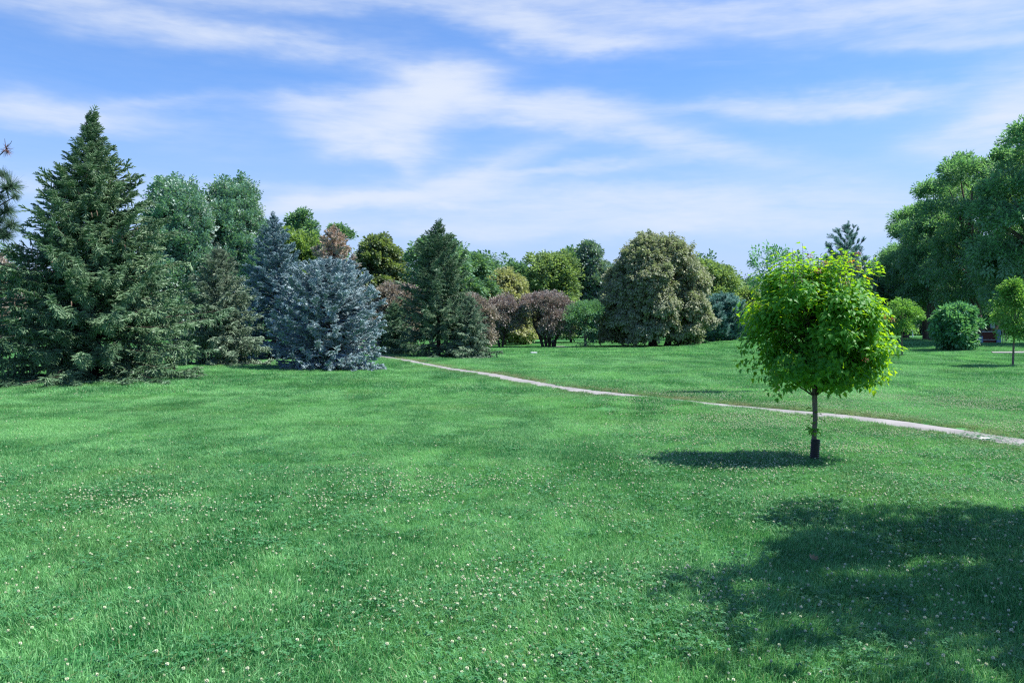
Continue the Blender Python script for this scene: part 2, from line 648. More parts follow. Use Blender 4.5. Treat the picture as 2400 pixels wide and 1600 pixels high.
PATH_W = 0.80
strip('path', path_c, PATH_W, M_CONCRETE, kind='structure')
far_path = densify(np.array([[X(1303, 92), 92.0], [X(1330, 88), 88.0], [X(1368, 84), 84.0]]))
strip('path', far_path, 1.3, M_CONCRETE, kind='structure', lift=0.03)
spur = densify(np.array([[X(2325, 50), 50.0], [X(2380, 49.5), 49.5], [X(2460, 49.5), 49.5]]))
strip('path', spur, 1.3, M_CONCRETE, kind='structure', lift=0.03)
M_ROAD = solid('road_surface', (0.36, 0.36, 0.38), (0.48, 0.47, 0.49), 1.5, 0.9, 0.2)
road = densify(np.array([[28.0, 128.0], [52.0, 121.0], [90.0, 112.0], [140.0, 104.0]]), 3.0)
strip('road', road, 6.5, M_ROAD, kind='structure', lift=0.05, rag=0.0)


def clear_of(x, y, line, gap):
    """True where a point keeps this distance from a side path."""
    x, y = np.asarray(x), np.asarray(y)
    return np.min(np.hypot(x[:, None] - line[None, :, 0], y[:, None] - line[None, :, 1]), 1) > gap


def path_dist(x, y):
    x, y = np.asarray(x), np.asarray(y)
    best = np.full(x.shape, 1e9)
    side = np.zeros(x.shape)
    for a, b in zip(path_pts[:-1], path_pts[1:]):
        ab = b - a
        t = np.clip(((x - a[0]) * ab[0] + (y - a[1]) * ab[1]) / (ab @ ab), 0, 1)
        ex, ey = x - (a[0] + t * ab[0]), y - (a[1] + t * ab[1])
        d = np.hypot(ex, ey)
        s = np.sign(ab[0] * ey - ab[1] * ex)
        m_ = d < best
        best[m_] = d[m_]
        side[m_] = s[m_]
    return best, side


# ------------------------------------------------------------------ turf
def grass_patch(seed, n, radius, h, w, lean=0.5, comb=(0.3, 0.1)):
    r_ = np.random.RandomState(seed)
    a = r_.rand(n) * 2 * np.pi
    rr = radius * np.sqrt(r_.rand(n))
    bx, by = rr * np.cos(a), rr * np.sin(a)
    hh = h * np.clip(r_.normal(1, 0.28, n), 0.35, 1.9)
    th = r_.rand(n) * 2 * np.pi
    ln = hh * np.abs(r_.normal(0, lean, n))
    lx, ly = ln * np.cos(th) + comb[0] * hh, ln * np.sin(th) + comb[1] * hh
    fa = r_.rand(n) * 2 * np.pi
    ww = w * (0.6 + 0.8 * r_.rand(n))
    sx, sy = ww / 2 * np.cos(fa), ww / 2 * np.sin(fa)
    V = np.zeros((n, 5, 3))
    V[:, 0] = np.stack([bx - sx, by - sy, np.full(n, -0.01)], 1)
    V[:, 1] = np.stack([bx + sx, by + sy, np.full(n, -0.01)], 1)
    mx_, my_, mz = bx + lx * 0.35, by + ly * 0.35, hh * 0.6
    V[:, 2] = np.stack([mx_ - sx * .8, my_ - sy * .8, mz], 1)
    V[:, 3] = np.stack([mx_ + sx * .8, my_ + sy * .8, mz], 1)
    V[:, 4] = np.stack([bx + lx, by + ly, hh * (1 - 0.25 * np.minimum(1, ln / hh))], 1)
    k = np.arange(n) * 5
    faces = [(i, i + 1, i + 3, i + 2) for i in k] + [(i + 2, i + 3, i + 4) for i in k]
    return mesh('grass_patch', V.reshape(-1, 3).tolist(), faces, M_GRASS, np.repeat(r_.rand(n), 5))


near_src = [source('grass_patch', grass_patch(s, 2900, 0.5, 0.050, 0.0042, 0.60, c)) for s, c in ((1, (.3, .1)), (2, (0.1, .35)), (3, (-.2, .2)), (4, (.25, -.3)))]
mid_src = [source('grass_patch', grass_patch(s, 2200, 0.85, 0.065, 0.0095, 0.55, c)) for s, c in ((5, (.3, .1)), (6, (-.2, .25)), (7, (.1, -.3)))]
far_src = [source('grass_patch', grass_patch(s, 1800, 1.9, 0.075, 0.024, 0.5, (.2, .1))) for s in (8, 9)]
edge_src = [source('grass_tuft', grass_patch(s, 130, 0.13, 0.058, 0.0055, 0.6, (.1, .1))) for s in (10, 11, 12)]
tall_src = [source('grass_tuft', grass_patch(s, 80, 0.10, 0.085, 0.0040, 0.6, (.2, .1))) for s in (13, 14, 15)]


def wedge(step, y0, y1, seed, marg=2.2, xl=None):
    r_ = np.random.RandomState(seed)
    half = 0.63 * y1 + marg
    xs = np.arange(-half, half, step)
    ys = np.arange(y0, y1, step)
    A, B = np.meshgrid(xs, ys)
    A = (A + (r_.rand(*A.shape) - 0.5) * step * 0.9).ravel()
    B = (B + (r_.rand(*B.shape) - 0.5) * step * 0.9).ravel()
    k = np.abs(A) < 0.63 * B + marg
    return A[k], B[k]


def lay(name, key, src, x, y, seed, scl=None, dry=None, label=None, dz=0.0):
    r_ = np.random.RandomState(seed)
    k = len(x)
    pos = np.stack([x, y, ground(x, y) + dz], 1)
    rot = np.stack([np.zeros(k), np.zeros(k), r_.rand(k) * 2 * np.pi], 1)
    if scl is None:
        scl = 0.8 + 0.45 * vnoise(x, y, 1.3, seed) + 0.1 * r_.rand(k)
    return scatter(name, key, src, pos, rot, scl, dry=dry, seed=seed, label=label, cat='grass' if 'clover' not in name else 'clover')


def dryness(x, y):
    d, side = path_dist(x, y)
    v = np.exp(-((d - 0.6) / 0.55) ** 2) * np.where(side < 0, 0.9, 0.45) * (0.3 + 0.9 * vnoise(x, y, 0.7, 21))
    return np.clip(v, 0, 0.9)


x, y = wedge(0.56, 2.6, 24.5, 1)
d, _s = path_dist(x, y)
k = d > PATH_W / 2 + 0.47
lay('lawn_grass', 'near', near_src, x[k], y[k], 3, dry=dryness(x[k], y[k]) * 0.5, label='short green mown grass covering the near lawn')
x, y = wedge(0.95, 24.0, 58, 2)
d, _s = path_dist(x, y)
k = (d > PATH_W / 2 + 0.8) & clear_of(x, y, spur, 1.45)
lay('lawn_grass', 'mid', mid_src, x[k], y[k], 4, dry=dryness(x[k], y[k]) * 0.4, label='short green mown grass on the middle lawn by the spruces')
x, y = wedge(2.1, 57, 125, 5, 4)
d, _s = path_dist(x, y)
k = (d > PATH_W / 2 + 1.8) & clear_of(x, y, far_path, 2.3)
lay('lawn_grass', 'far', far_src, x[k], y[k], 6, label='short green grass of the far lawn under the distant trees')
# tufts hugging the path edges
x, y = wedge(0.19, 10, 62, 7)
d, sd = path_dist(x, y)
r_ = np.random.RandomState(8)
k = (d > PATH_W / 2 - 0.13 + 0.22 * vnoise(x, y, 0.6, 4)) & (d < PATH_W / 2 + 1.15) & (r_.rand(len(x)) < 0.8)
k &= ~((sd < 0) & (d < PATH_W / 2 + 0.05) & (r_.rand(len(x)) < 0.5))
lay('path_edge_grass', 'edge', edge_src, x[k], y[k], 9, dry=dryness(x[k], y[k]), label='grass tufts and dry stalks along the edges of the path',
    scl=0.75 + 0.5 * r_.rand(k.sum()))
# scattered longer tufts that missed the mower
x, y = wedge(0.33, 3, 30, 10)
r_ = np.random.RandomState(12)
d, _s = path_dist(x, y)
k = (d > 1.0) & (r_.rand(len(x)) < 0.10 + 0.5 * sstep(0.55, 0.8, vnoise(x, y, 1.6, 31)))
lay('tall_grass', 'tall', tall_src, x[k], y[k], 13, label='longer grass tufts standing out of the mown lawn', scl=0.6 + 0.5 * r_.rand(k.sum()))


# clover: flower heads and leaves
def clover_head(seed):
    r_ = np.random.RandomState(seed)
    mb = MB()
    h = 0.055 + 0.03 * r_.rand()
    lx, ly = (r_.rand(2) - 0.5) * 0.03
    mb.tube([(0, 0, 0), (lx * .5, ly * .5, h * .6), (lx, ly, h)], 0.0012, 3, False, 0.1)
    c = Vector((lx, ly, h))
    R = 0.0095
    for i in range(46):                                    # florets pointing out all round
        zz = 1 - 1.75 * (i + 0.5) / 46
        an = i * 2.39996
        q = math.sqrt(max(0, 1 - zz * zz))
        dv = Vector((q * math.cos(an), q * math.sin(an), zz))
        s = dv.orthogonal().normalized() * 0.0030
        u = dv.cross(s)
        tip = c + dv * R * (1.0 + 0.25 * r_.rand())
        b0 = c + dv * R * 0.35
        mb.add([b0 - s, b0 + u, b0 + s, tip + s * .9, tip - s * .9], [(0, 1, 4), (1, 2, 3), (1, 3, 4), (2, 0, 4, 3)], 0.3 + 0.7 * r_.rand())
    me = mb.mesh('clover_head', M_CLOVER_HEAD)
    me.materials.append(M_STEM)
    for p_ in list(me.polygons)[:6]:
        p_.material_index = 1
    return me


def clover_leaves(seed, n=55, radius=0.22):
    r_ = np.random.RandomState(seed)
    mb = MB()
    for _ in range(n):
        a, rr = r_.rand() * 6.28, radius * math.sqrt(r_.rand())
        h = 0.035 + 0.035 * r_.rand()
        c = Vector((rr * math.cos(a), rr * math.sin(a), h))
        a0 = r_.rand() * 6.28
        tn = r_.rand()
        tilt = Vector(((r_.rand() - .5) * .7, (r_.rand() - .5) * .7, 1)).normalized()
        for j in range(3):
            an = a0 + j * 2.094
            dv = Vector((math.cos(an), math.sin(an), 0))
            dv = (dv - tilt * dv.dot(tilt)).normalized()
            s = tilt.cross(dv)
            L = 0.015 + 0.006 * r_.rand()
            mb.add([c, c + dv * L * .6 + s * L * .45 + tilt * .002, c + dv * L + s * L * .3, c + dv * L * .94, c + dv * L - s * L * .3, c + dv * L * .6 - s * L * .45 + tilt * .002],
                   [(0, 1, 2, 3), (0, 3, 4, 5)], tn)
    return mb.mesh('clover_leaves', M_CLOVER_LEAF)


clover_src = [source('clover_head', clover_head(s)) for s in range(5)]
clover_leaf_src = [source('clover_leaf', clover_leaves(s)) for s in (3, 4, 5)]


def clover_density(x, y):
    u = x / np.maximum(y, 1)
    v = 0.22 + 0.9 * sstep(0.40, 0.70, 0.6 * vnoise(x, y * 1.6, 2.4, 41) + 0.4 * vnoise(x, y, 0.8, 43))
    near = 1 - sstep(9.5, 12.5, y)
    right = sstep(0.02, 0.30, u) * (1 - sstep(22, 30, y)) * sstep(8, 11, y)
    edge = np.exp(-(path_dist(x, y)[0] / 3.0) ** 2) * sstep(0.0, 0.2, u)
    v = v * (1 - 0.6 * sstep(1.2, 2.2, x) * (1 - sstep(7.5, 9, y)))
    return v * np.clip(0.62 * near + 0.95 * right + 0.7 * edge, 0.02, 1.2)


r_ = np.random.RandomState(50)
x, y = wedge(0.055, 3.2, 31, 51)
dn = clover_density(x, y)
dd, _s = path_dist(x, y)
k = (r_.rand(len(x)) < dn * 0.75) & (dd > 0.75)
lay('clover_flowers', 'clover', clover_src, x[k], y[k], 52, label='white clover blossoms dotted over the lawn', scl=0.50 + 0.45 * r_.rand(k.sum()))
x, y = wedge(0.30, 3.2, 15, 53)
k = r_.rand(len(x)) < np.clip(0.15 + clover_density(x, y) * 0.9, 0, 0.9)
lay('clover_leaves', 'cloverleaf', clover_leaf_src, x[k], y[k], 54, label='round green clover leaves among the grass', scl=0.8 + 0.4 * r_.rand(k.sum()))


# ------------------------------------------------------------------ conifers
def spray_mesh(seed, mat, length=0.34, sides=4, needle=0.022, nw=0.006, n=16, droop=0.25, spread=0.9, stem=0.004, fan=True):
    """A shoot with side shoots, all set with needles."""
    r_ = np.random.RandomState(seed)
    mb = MB()

    def shoot(o, d, L, tint):
        d = d.normalized()
        mb.tube([o, o + d * L * 0.55 - Vector((0, 0, droop * L * .12)), o + d * L - Vector((0, 0, droop * L * .35))], [stem * .7, stem, stem * .3], 4, False, 0.25 * tint + .12)
        s = d.orthogonal().normalized()
        u = d.cross(s)
        kk = max(6, int(n * L / 0.2))
        for i in range(kk):
            f = (i + r_.rand()) / kk
            an = i * 2.39996 + r_.rand() * .6
            out = s * math.cos(an) + u * math.sin(an)
            b0 = o + d * L * f - Vector((0, 0, droop * L * .35 * f * f))
            dv = (out * 0.85 + d * (0.55 + 0.5 * f)).normalized()
            sd = dv.cross(d).normalized() * nw * 0.5
            ln = needle * (0.75 + 0.5 * r_.rand())
            mb.add([b0 - sd, b0 + sd, b0 + dv * ln + sd * .3, b0 + dv * ln - sd * .3], [(0, 1, 2, 3)], min(1, max(0, tint * .5 + 0.5 * f + (r_.rand() - .5) * .4)))
    shoot(Vector((0, 0, 0)), Vector((1, 0, 0)), length, 0.6)
    for i in range(sides):
        f = 0.12 + 0.75 * (i + .5) / sides
        for sg in (-1, 1):
            o = Vector((length * f, 0, -droop * length * .35 * f * f))
            dv = Vector((1, sg * spread * (0.7 + .5 * r_.rand()), (r_.rand() - .42) * 1.3 - droop * 0.5))
            shoot(o, dv, length * (0.62 - 0.42 * f) * (0.8 + .4 * r_.rand()), 0.3 + .4 * r_.rand())
    return mb.mesh('spray', mat)


def conifer(name, label, x, y, H, R, prof, key, src, seed, whorl=0.26, nbr=9, z0=0.1, a_low=-8, a_top=48, sag=0.25, tip=0.22,
            hang=0.5, step=0.19, ssz=1.0, jag=0.22, trunk_r=None, group='conifers', dryf=None, inner=0.22, bark=None, side_len=0.34):
    t = thing(name, label, 'tree', x, y, group=group)
    r_ = np.random.RandomState(seed)
    bark = bark or M_BARK_DARK
    mb = MB()
    tr = trunk_r or H * 0.014
    mb.tube([(0, 0, -0.1), (0, 0, H * .03), (0.02, 0, H * .3), (0.0, 0.02, H * .7), (0, 0, H * .985)], [tr * 1.5, tr * 1.1, tr * .85, tr * .45, 0.012], 8)
    mb.obj('trunk', bark, t, smooth=True)
    bb = MB()
    P, D, U, S, T, DR = [], [], [], [], [], []
    z = z0
    lean = np.array([0, 0])
    while z < H * 0.985:
        f = z / H
        Lb = R * prof(f)
        m_ = max(4, int(nbr * (0.75 + 0.5 * r_.rand()) * (1.0 if f < .85 else .75)))
        a0 = r_.rand() * 6.28
        for j in range(m_):
            az_ = a0 + 2 * math.pi * (j + 0.55 * (r_.rand() - .5)) / m_
            zz = z + (r_.rand() - .5) * whorl * .9
            L = max(0.10, R * (1 - jag + 1.35 * jag * r_.rand()))
            lim = 1 - jag + 1.35 * jag * r_.rand()
            pitch = math.radians(a_low + (a_top - a_low) * f ** 1.4 + r_.normal(0, 6))
            for _ in range(60):                            # shorten until the tip lies inside the outline
                ze = zz + L * (math.tan(pitch) - sag * (1 - f) + tip)
                if L < 0.12 or (ze < H * 1.0 and L <= R * prof(min(.999, max(0.0, ze / H))) * lim):
                    break
                L *= 0.94
            s = np.linspace(0, 1, max(4, int(L / step) + 2))
            hx = L * s
            hz_ = L * (math.tan(pitch) * s - sag * s ** 1.6 * (1 - f) + tip * s ** 3)
            bend = r_.normal(0, 0.10) * s * s * L
            cx, sx_ = math.cos(az_), math.sin(az_)
            pts = np.stack([cx * hx - sx_ * bend, sx_ * hx + cx * bend, zz + hz_], 1)
            pts[:, 2] = np.maximum(pts[:, 2], 0.06)
            bb.tube([pts[0], pts[len(s) // 2], pts[-1]], [0.006 + 0.007 * L, 0.004 + 0.004 * L, 0.003], 4, False)
            tg = np.gradient(pts, axis=0)
            tg /= np.linalg.norm(tg, axis=1, keepdims=True)
            lat = np.stack([-tg[:, 1], tg[:, 0], np.zeros(len(s))], 1)
            tipf = min(1.0, 0.36 + 0.55 * L)
            tone = r_.rand()
            n0 = len(P)
            for q in range(len(s)):
                if s[q] * L < inner * L and q < len(s) - 1 and L > 0.5:
                    continue
                w = (1.0 - 0.35 * s[q]) * tipf
                for sg in (-1, 1):
                    if r_.rand() < 0.12:
                        continue
                    P.append(pts[q])
                    D.append(tg[q] * (0.65 + .5 * r_.rand()) + lat[q] * sg * (0.75 + .4 * r_.rand()) * (1.15 - s[q]) + np.array([0, 0, (r_.rand() - .62) * .5 * (1 - f)]))
                    U.append([0, 0, 1.0])
                    S.append(w * (0.75 + .55 * r_.rand()))
                    DR.append(zz / H)
                if r_.rand() < hang * (1 - f * .7):
                    P.append(pts[q])
                    D.append(tg[q] * 0.25 + lat[q] * r_.normal(0, .35) + np.array([0, 0, -1.0]))
                    U.append(tg[q])
                    S.append(w * (0.7 + .6 * r_.rand()))
                    DR.append(zz / H)
                if r_.rand() < 0.40:
                    P.append(pts[q])
                    D.append(tg[q] + lat[q] * r_.normal(0, .3) + np.array([0, 0, 0.45 * r_.rand()]))
                    U.append([0, 0, 1.0])
                    S.append(w * (0.7 + .4 * r_.rand()))
                    DR.append(zz / H)
            P.append(pts[-1] - tg[-1] * 0.1)
            D.append(tg[-1] + np.array([0, 0, 0.15]))
            U.append([0, 0, 1.0])
            S.append(1.0 * tipf)
            DR.append(zz / H)
            T.extend([tone] * (len(P) - n0))
        z += whorl * (1.0 - 0.35 * f)
    for q in range(7):                                    # leader
        P.append([0, 0, H * (0.93 + 0.01 * q)])
        an = q * 1.9
        D.append([0.25 * math.cos(an), 0.25 * math.sin(an), 1.0])
        U.append([math.cos(an), math.sin(an), 0])
        S.append(0.55 if q < 6 else 0.8)
        DR.append(1.0)
    bb.obj('boughs', bark, t, kind='stuff')
    P, D, U = np.array(P), np.array(D, float), np.array(U, float)
    D += r_.normal(0, 0.22, D.shape)
    DR = np.array(DR)
    T = np.array(T + [0.5] * (len(P) - len(T)))
    T = np.clip(0.65 * T + 0.5 * r_.rand(len(P)) - 0.08, 0, 1)
    dry = np.zeros(len(P)) if dryf is None else np.clip(dryf(DR) * (0.4 + 0.9 * r_.rand(len(P))), 0, 1)
    scatter('needles', key, src, P, frames(D, U), np.array(S) * ssz, t, dry=dry, ctint=T, seed=seed)
    return t


M_NORWAY = leaf_mat('norway_spruce_needles', (0.050, 0.123, 0.067), (0.280, 0.420, 0.224), 0.12, 0.5, 0.35, dry=(0.16, 0.10, 0.07), tcol=(1.2, 1.3, .8))
M_SPRUCE_OLIVE = leaf_mat('olive_spruce_needles', (0.099, 0.170, 0.112), (0.313, 0.413, 0.281), 0.12, 0.5, 0.3, dry=(0.17, 0.12, 0.095), tcol=(1.2, 1.3, .8))
M_BLUE = leaf_mat('blue_spruce_needles', (0.105, 0.165, 0.190), (0.45, 0.59, 0.63), 0.10, 0.5, 0.3, dry=(0.33, 0.23, 0.17), tcol=(1, 1.1, 1.1))
M_BLUEDARK = leaf_mat('dusky_blue_spruce_needles', (0.085, 0.150, 0.175), (0.31, 0.45, 0.50), 0.10, 0.5, 0.3, dry=(0.52, 0.38, 0.28), tcol=(1, 1.1, 1.0))
M_DARK = leaf_mat('dark_spruce_needles', (0.049, 0.137, 0.078), (0.221, 0.345, 0.195), 0.12, 0.5, 0.3, dry=(0.15, 0.12, 0.09), tcol=(1.2, 1.3, .8))
M_PINE = leaf_mat('pine_needles', (0.030, 0.075, 0.045), (0.11, 0.19, 0.115), 0.15, 0.5, 0.35, dry=(0.20, 0.10, 0.085), tcol=(1.2, 1.3, .8))
M_WHITEPINE = leaf_mat('soft_pine_needles', (0.072, 0.193, 0.173), (0.203, 0.385, 0.344), 0.15, 0.5, 0.3, tcol=(1.1, 1.2, 1.0))

norway_src = [source('spray', spray_mesh(s, M_NORWAY, 0.46, 3, 0.034, 0.014, 15, 0.45, 1.0, stem=0.022)) for s in range(5)]
olive_src = [source('spray', spray_mesh(s, M_SPRUCE_OLIVE, 0.50, 3, 0.042, 0.016, 13, 0.5, 1.0, stem=0.024)) for s in range(4)]
blue_src = [source('spray', spray_mesh(s, M_BLUE, 0.40, 3, 0.042, 0.017, 15, 0.02, 1.1, 0.028)) for s in range(5)]
bluedark_src = [source('spray', spray_mesh(s, M_BLUEDARK, 0.46, 3, 0.050, 0.019, 13, 0.05, 1.1, 0.030)) for s in range(4)]
dark_src = [source('spray', spray_mesh(s, M_DARK, 0.60, 3, 0.056, 0.022, 12, 0.5, 1.0, stem=0.030)) for s in range(4)]
wpine_src = [source('spray', spray_mesh(s, M_WHITEPINE, 0.60, 3, 0.11, 0.022, 16, 0.0, 0.7, stem=0.02)) for s in range(4)]


def cone_prof(power=1.0, lo=0.0):
    return lambda f: max(0.02, (1 - f) ** power) * (1.0 - lo * max(0, 0.12 - f) / 0.12)


def at_px(cx, top, hw, base_y=None, d=None):
    """Plan position, height and half width of a tree seen at these photograph pixels."""
    if d is None:
        x_, d = spot(cx, base_y)
    x_ = X(cx, d)
    return x_, d, Zat(top, d) - float(ground(x_, d)), hw / FPX * d


# the great Norway spruce on the left
x_, d_, H_, R_ = at_px(216, 264, 292, d=28.0)
NORWAY = conifer('norway_spruce', 'tall dark green spruce on the left with drooping boughs and hanging cones, largest conifer', x_, d_, H_, R_,
                 lambda f: min(1.0, (max(0.0, 1 - f) / 0.72) ** 1.12) * (0.94 + 0.06 * math.sin(f * 34)),
                 'norway', norway_src, 21, whorl=0.27, nbr=13, sag=0.26, tip=0.16, hang=0.9, a_low=-2, a_top=40, jag=0.40, step=0.19, ssz=1.0,
                 dryf=lambda f: 0.07 * sstep(0.2, 0.6, f))
M_CONE = solid('cone_scales', (0.14, 0.085, 0.06), (0.24, 0.16, 0.11), 40, 0.8)
mb = MB()
mb.lathe([(0.003, 0), (0.012, -0.012), (0.016, -0.04), (0.014, -0.08), (0.009, -0.12), (0.002, -0.135)], 7)
cone_me = mb.mesh('cone', M_CONE)
r_ = np.random.RandomState(77)
for i in range(46):
    f = 0.30 + 0.50 * r_.rand()
    an = -math.pi / 2 + r_.normal(0, 0.9)
    rr = R_ * (1 - f) * (0.80 + 0.22 * r_.rand())
    o = obj('cone', cone_me, NORWAY)
    o.location = (rr * math.cos(an), rr * math.sin(an), f * H_ - 0.15)
    o.rotation_euler = (r_.normal(0, .15), r_.normal(0, .15), r_.rand() * 6)
    sc_ = 1.0 + 0.4 * r_.rand()
    o.scale = (sc_, sc_, sc_)

x_, d_, H_, R_ = at_px(512, 585, 120, d=38.5)
conifer('olive_spruce', 'olive grey-green spruce tucked behind the right flank of the largest spruce', x_, d_, H_, R_,
        lambda f: (1 - f) ** 0.62, 'olive', olive_src, 22, whorl=0.26, nbr=8, sag=0.35, tip=0.15, hang=0.8, jag=0.3, step=0.21,
        dryf=lambda f: 0.22 * sstep(0.1, 0.9, f))
x_, d_, H_, R_ = at_px(642, 506, 122, d=46.0)
conifer('tall_blue_spruce', 'tall pointed blue-grey spruce standing behind the round blue spruce', x_, d_, H_, R_,
        lambda f: (1 - f) ** 0.72, 'bluedark', bluedark_src, 23, whorl=0.25, nbr=8, sag=0.12, tip=0.15, hang=0.15, a_low=-2, a_top=40, jag=0.30, step=0.22)
x_, d_, H_, R_ = at_px(772, 614, 136, d=36.5)
conifer('round_blue_spruce', 'broad rounded silvery blue spruce without a pointed top, boughs down to the grass', x_, d_, H_, R_,
        lambda f: math.sqrt(max(0.0, 1 - (abs(f - 0.36) / 0.66) ** 2.3)), 'blue', blue_src, 24, whorl=0.20, nbr=11, sag=0.10, tip=0.16, hang=0.15,
        a_low=-6, a_top=50, jag=0.18, step=0.21, z0=0.12)
x_, d_, H_, R_ = at_px(782, 535, 105, d=60.0)
conifer('browned_spruce', 'spruce with tan browned top showing above the round blue spruce', x_, d_, H_, R_,
        lambda f: (1 - f) ** 0.55, 'bluedark', bluedark_src, 25, whorl=0.34, nbr=8, sag=0.1, tip=0.15, hang=0.2, jag=0.2, step=0.26, ssz=1.15,
        dryf=lambda f: 0.25 + 0.75 * sstep(0.45, 0.8, f))
x_, d_, H_, R_ = at_px(1028, 522, 140, d=57.0)
conifer('dark_spruce', 'dark green pointed spruce beside the far bend of the path', x_, d_, H_, R_,
        lambda f: (1 - f) ** 0.66 * (0.95 + 0.10 * math.sin(f * 25)), 'dark', dark_src, 26, whorl=0.33, nbr=7, sag=0.28, tip=0.22, hang=0.7, jag=0.42, step=0.26,
        dryf=lambda f: 0.18 + 0 * f)
x_, d_, H_, R_ = at_px(1100, 700, 46, d=56.0)
conifer('low_spruce', 'low grey-green spruce leaning against the right side of the dark pointed spruce', x_, d_, H_, R_,
        lambda f: math.sqrt(max(0, 1 - f ** 1.8)), 'olive', olive_src, 27, whorl=0.3, nbr=8, sag=0.3, tip=0.1, hang=0.9, jag=0.3, step=0.26, ssz=1.2)
x_, d_, H_, R_ = at_px(925, 720, 40, d=60.0)
conifer('low_spruce', 'low dark spruce half hidden between round blue spruce and the path bend', x_, d_, H_, R_,
        lambda f: math.sqrt(max(0, 1 - f ** 1.8)), 'dark', dark_src, 28, whorl=0.34, nbr=8, sag=0.3, tip=0.1, hang=0.8, jag=0.3, step=0.28, ssz=1.1)
x_, d_, H_, R_ = at_px(1692, 700, 66, d=96.0)
conifer('soft_pine', 'bushy blue-green pine at the right foot of the great pale linden', x_, d_, H_, R_,
        lambda f: math.sqrt(max(0, 1 - f ** 2.0)), 'wpine', wpine_src, 29, whorl=0.5, nbr=8, sag=0.0, tip=0.3, hang=0.0, a_low=5, a_top=55, jag=0.3, step=0.34, ssz=1.9)
x_, d_, H_, R_ = at_px(1985, 530, 108, d=78.0)
conifer('spiky_pine', 'spiky blue-green pine top rising behind the young maple', x_, d_, H_, R_,
        lambda f: (1 - f) ** 0.55, 'wpine', wpine_src, 30, whorl=0.75, nbr=6, sag=0.0, tip=0.35, hang=0.0, a_low=10, a_top=48, jag=0.5, step=0.34, ssz=1.25)


# ------------------------------------------------------------------ broadleaf trees
def clump_mesh(seed, mat, n=16, size=0.45, leaf=0.14, width=0.5, droop=0.3, up=0.0):
    """A leafy twig along +X: folded leaves set around a thin stem."""
    r_ = np.random.RandomState(seed)
    mb = MB()
    mb.tube([(0, 0, 0), (size * .5, 0, 0), (size, 0, 0)], [leaf * .05, leaf * .035, leaf * .015], 3, False, 0.0)
    for i in range(n):
        f = 0.1 + 0.9 * (i + r_.rand()) / n
        an = i * 2.39996 + r_.rand()
        rad = Vector((0.35 + 0.5 * r_.rand(), math.cos(an), math.sin(an))).normalized()
        b0 = Vector((size * f, 0, 0)) + rad * size * 0.45 * r_.rand() * (1.1 - 0.6 * f)
        d = (rad + Vector((0.3, 0, -droop + up + (r_.rand() - .5) * .5))).normalized()
        nrm = Vector(((r_.rand() - .5) * .9, (r_.rand() - .5) * .9, 1.0))
        s = nrm.cross(d)
        s = s.normalized() if s.length > 1e-3 else d.orthogonal().normalized()
        nn = d.cross(s)
        L = leaf * (0.7 + .6 * r_.rand())
        wv = s * L * width * .5
        dn_ = nn * L * 0.10
        mb.add([b0, b0 + d * L * .45 + wv + dn_, b0 + d * L - dn_ * .8, b0 + d * L * .45 - wv + dn_], [(0, 1, 2), (0, 2, 3)], r_.rand())
    return mb.mesh('leaf_clump', mat)


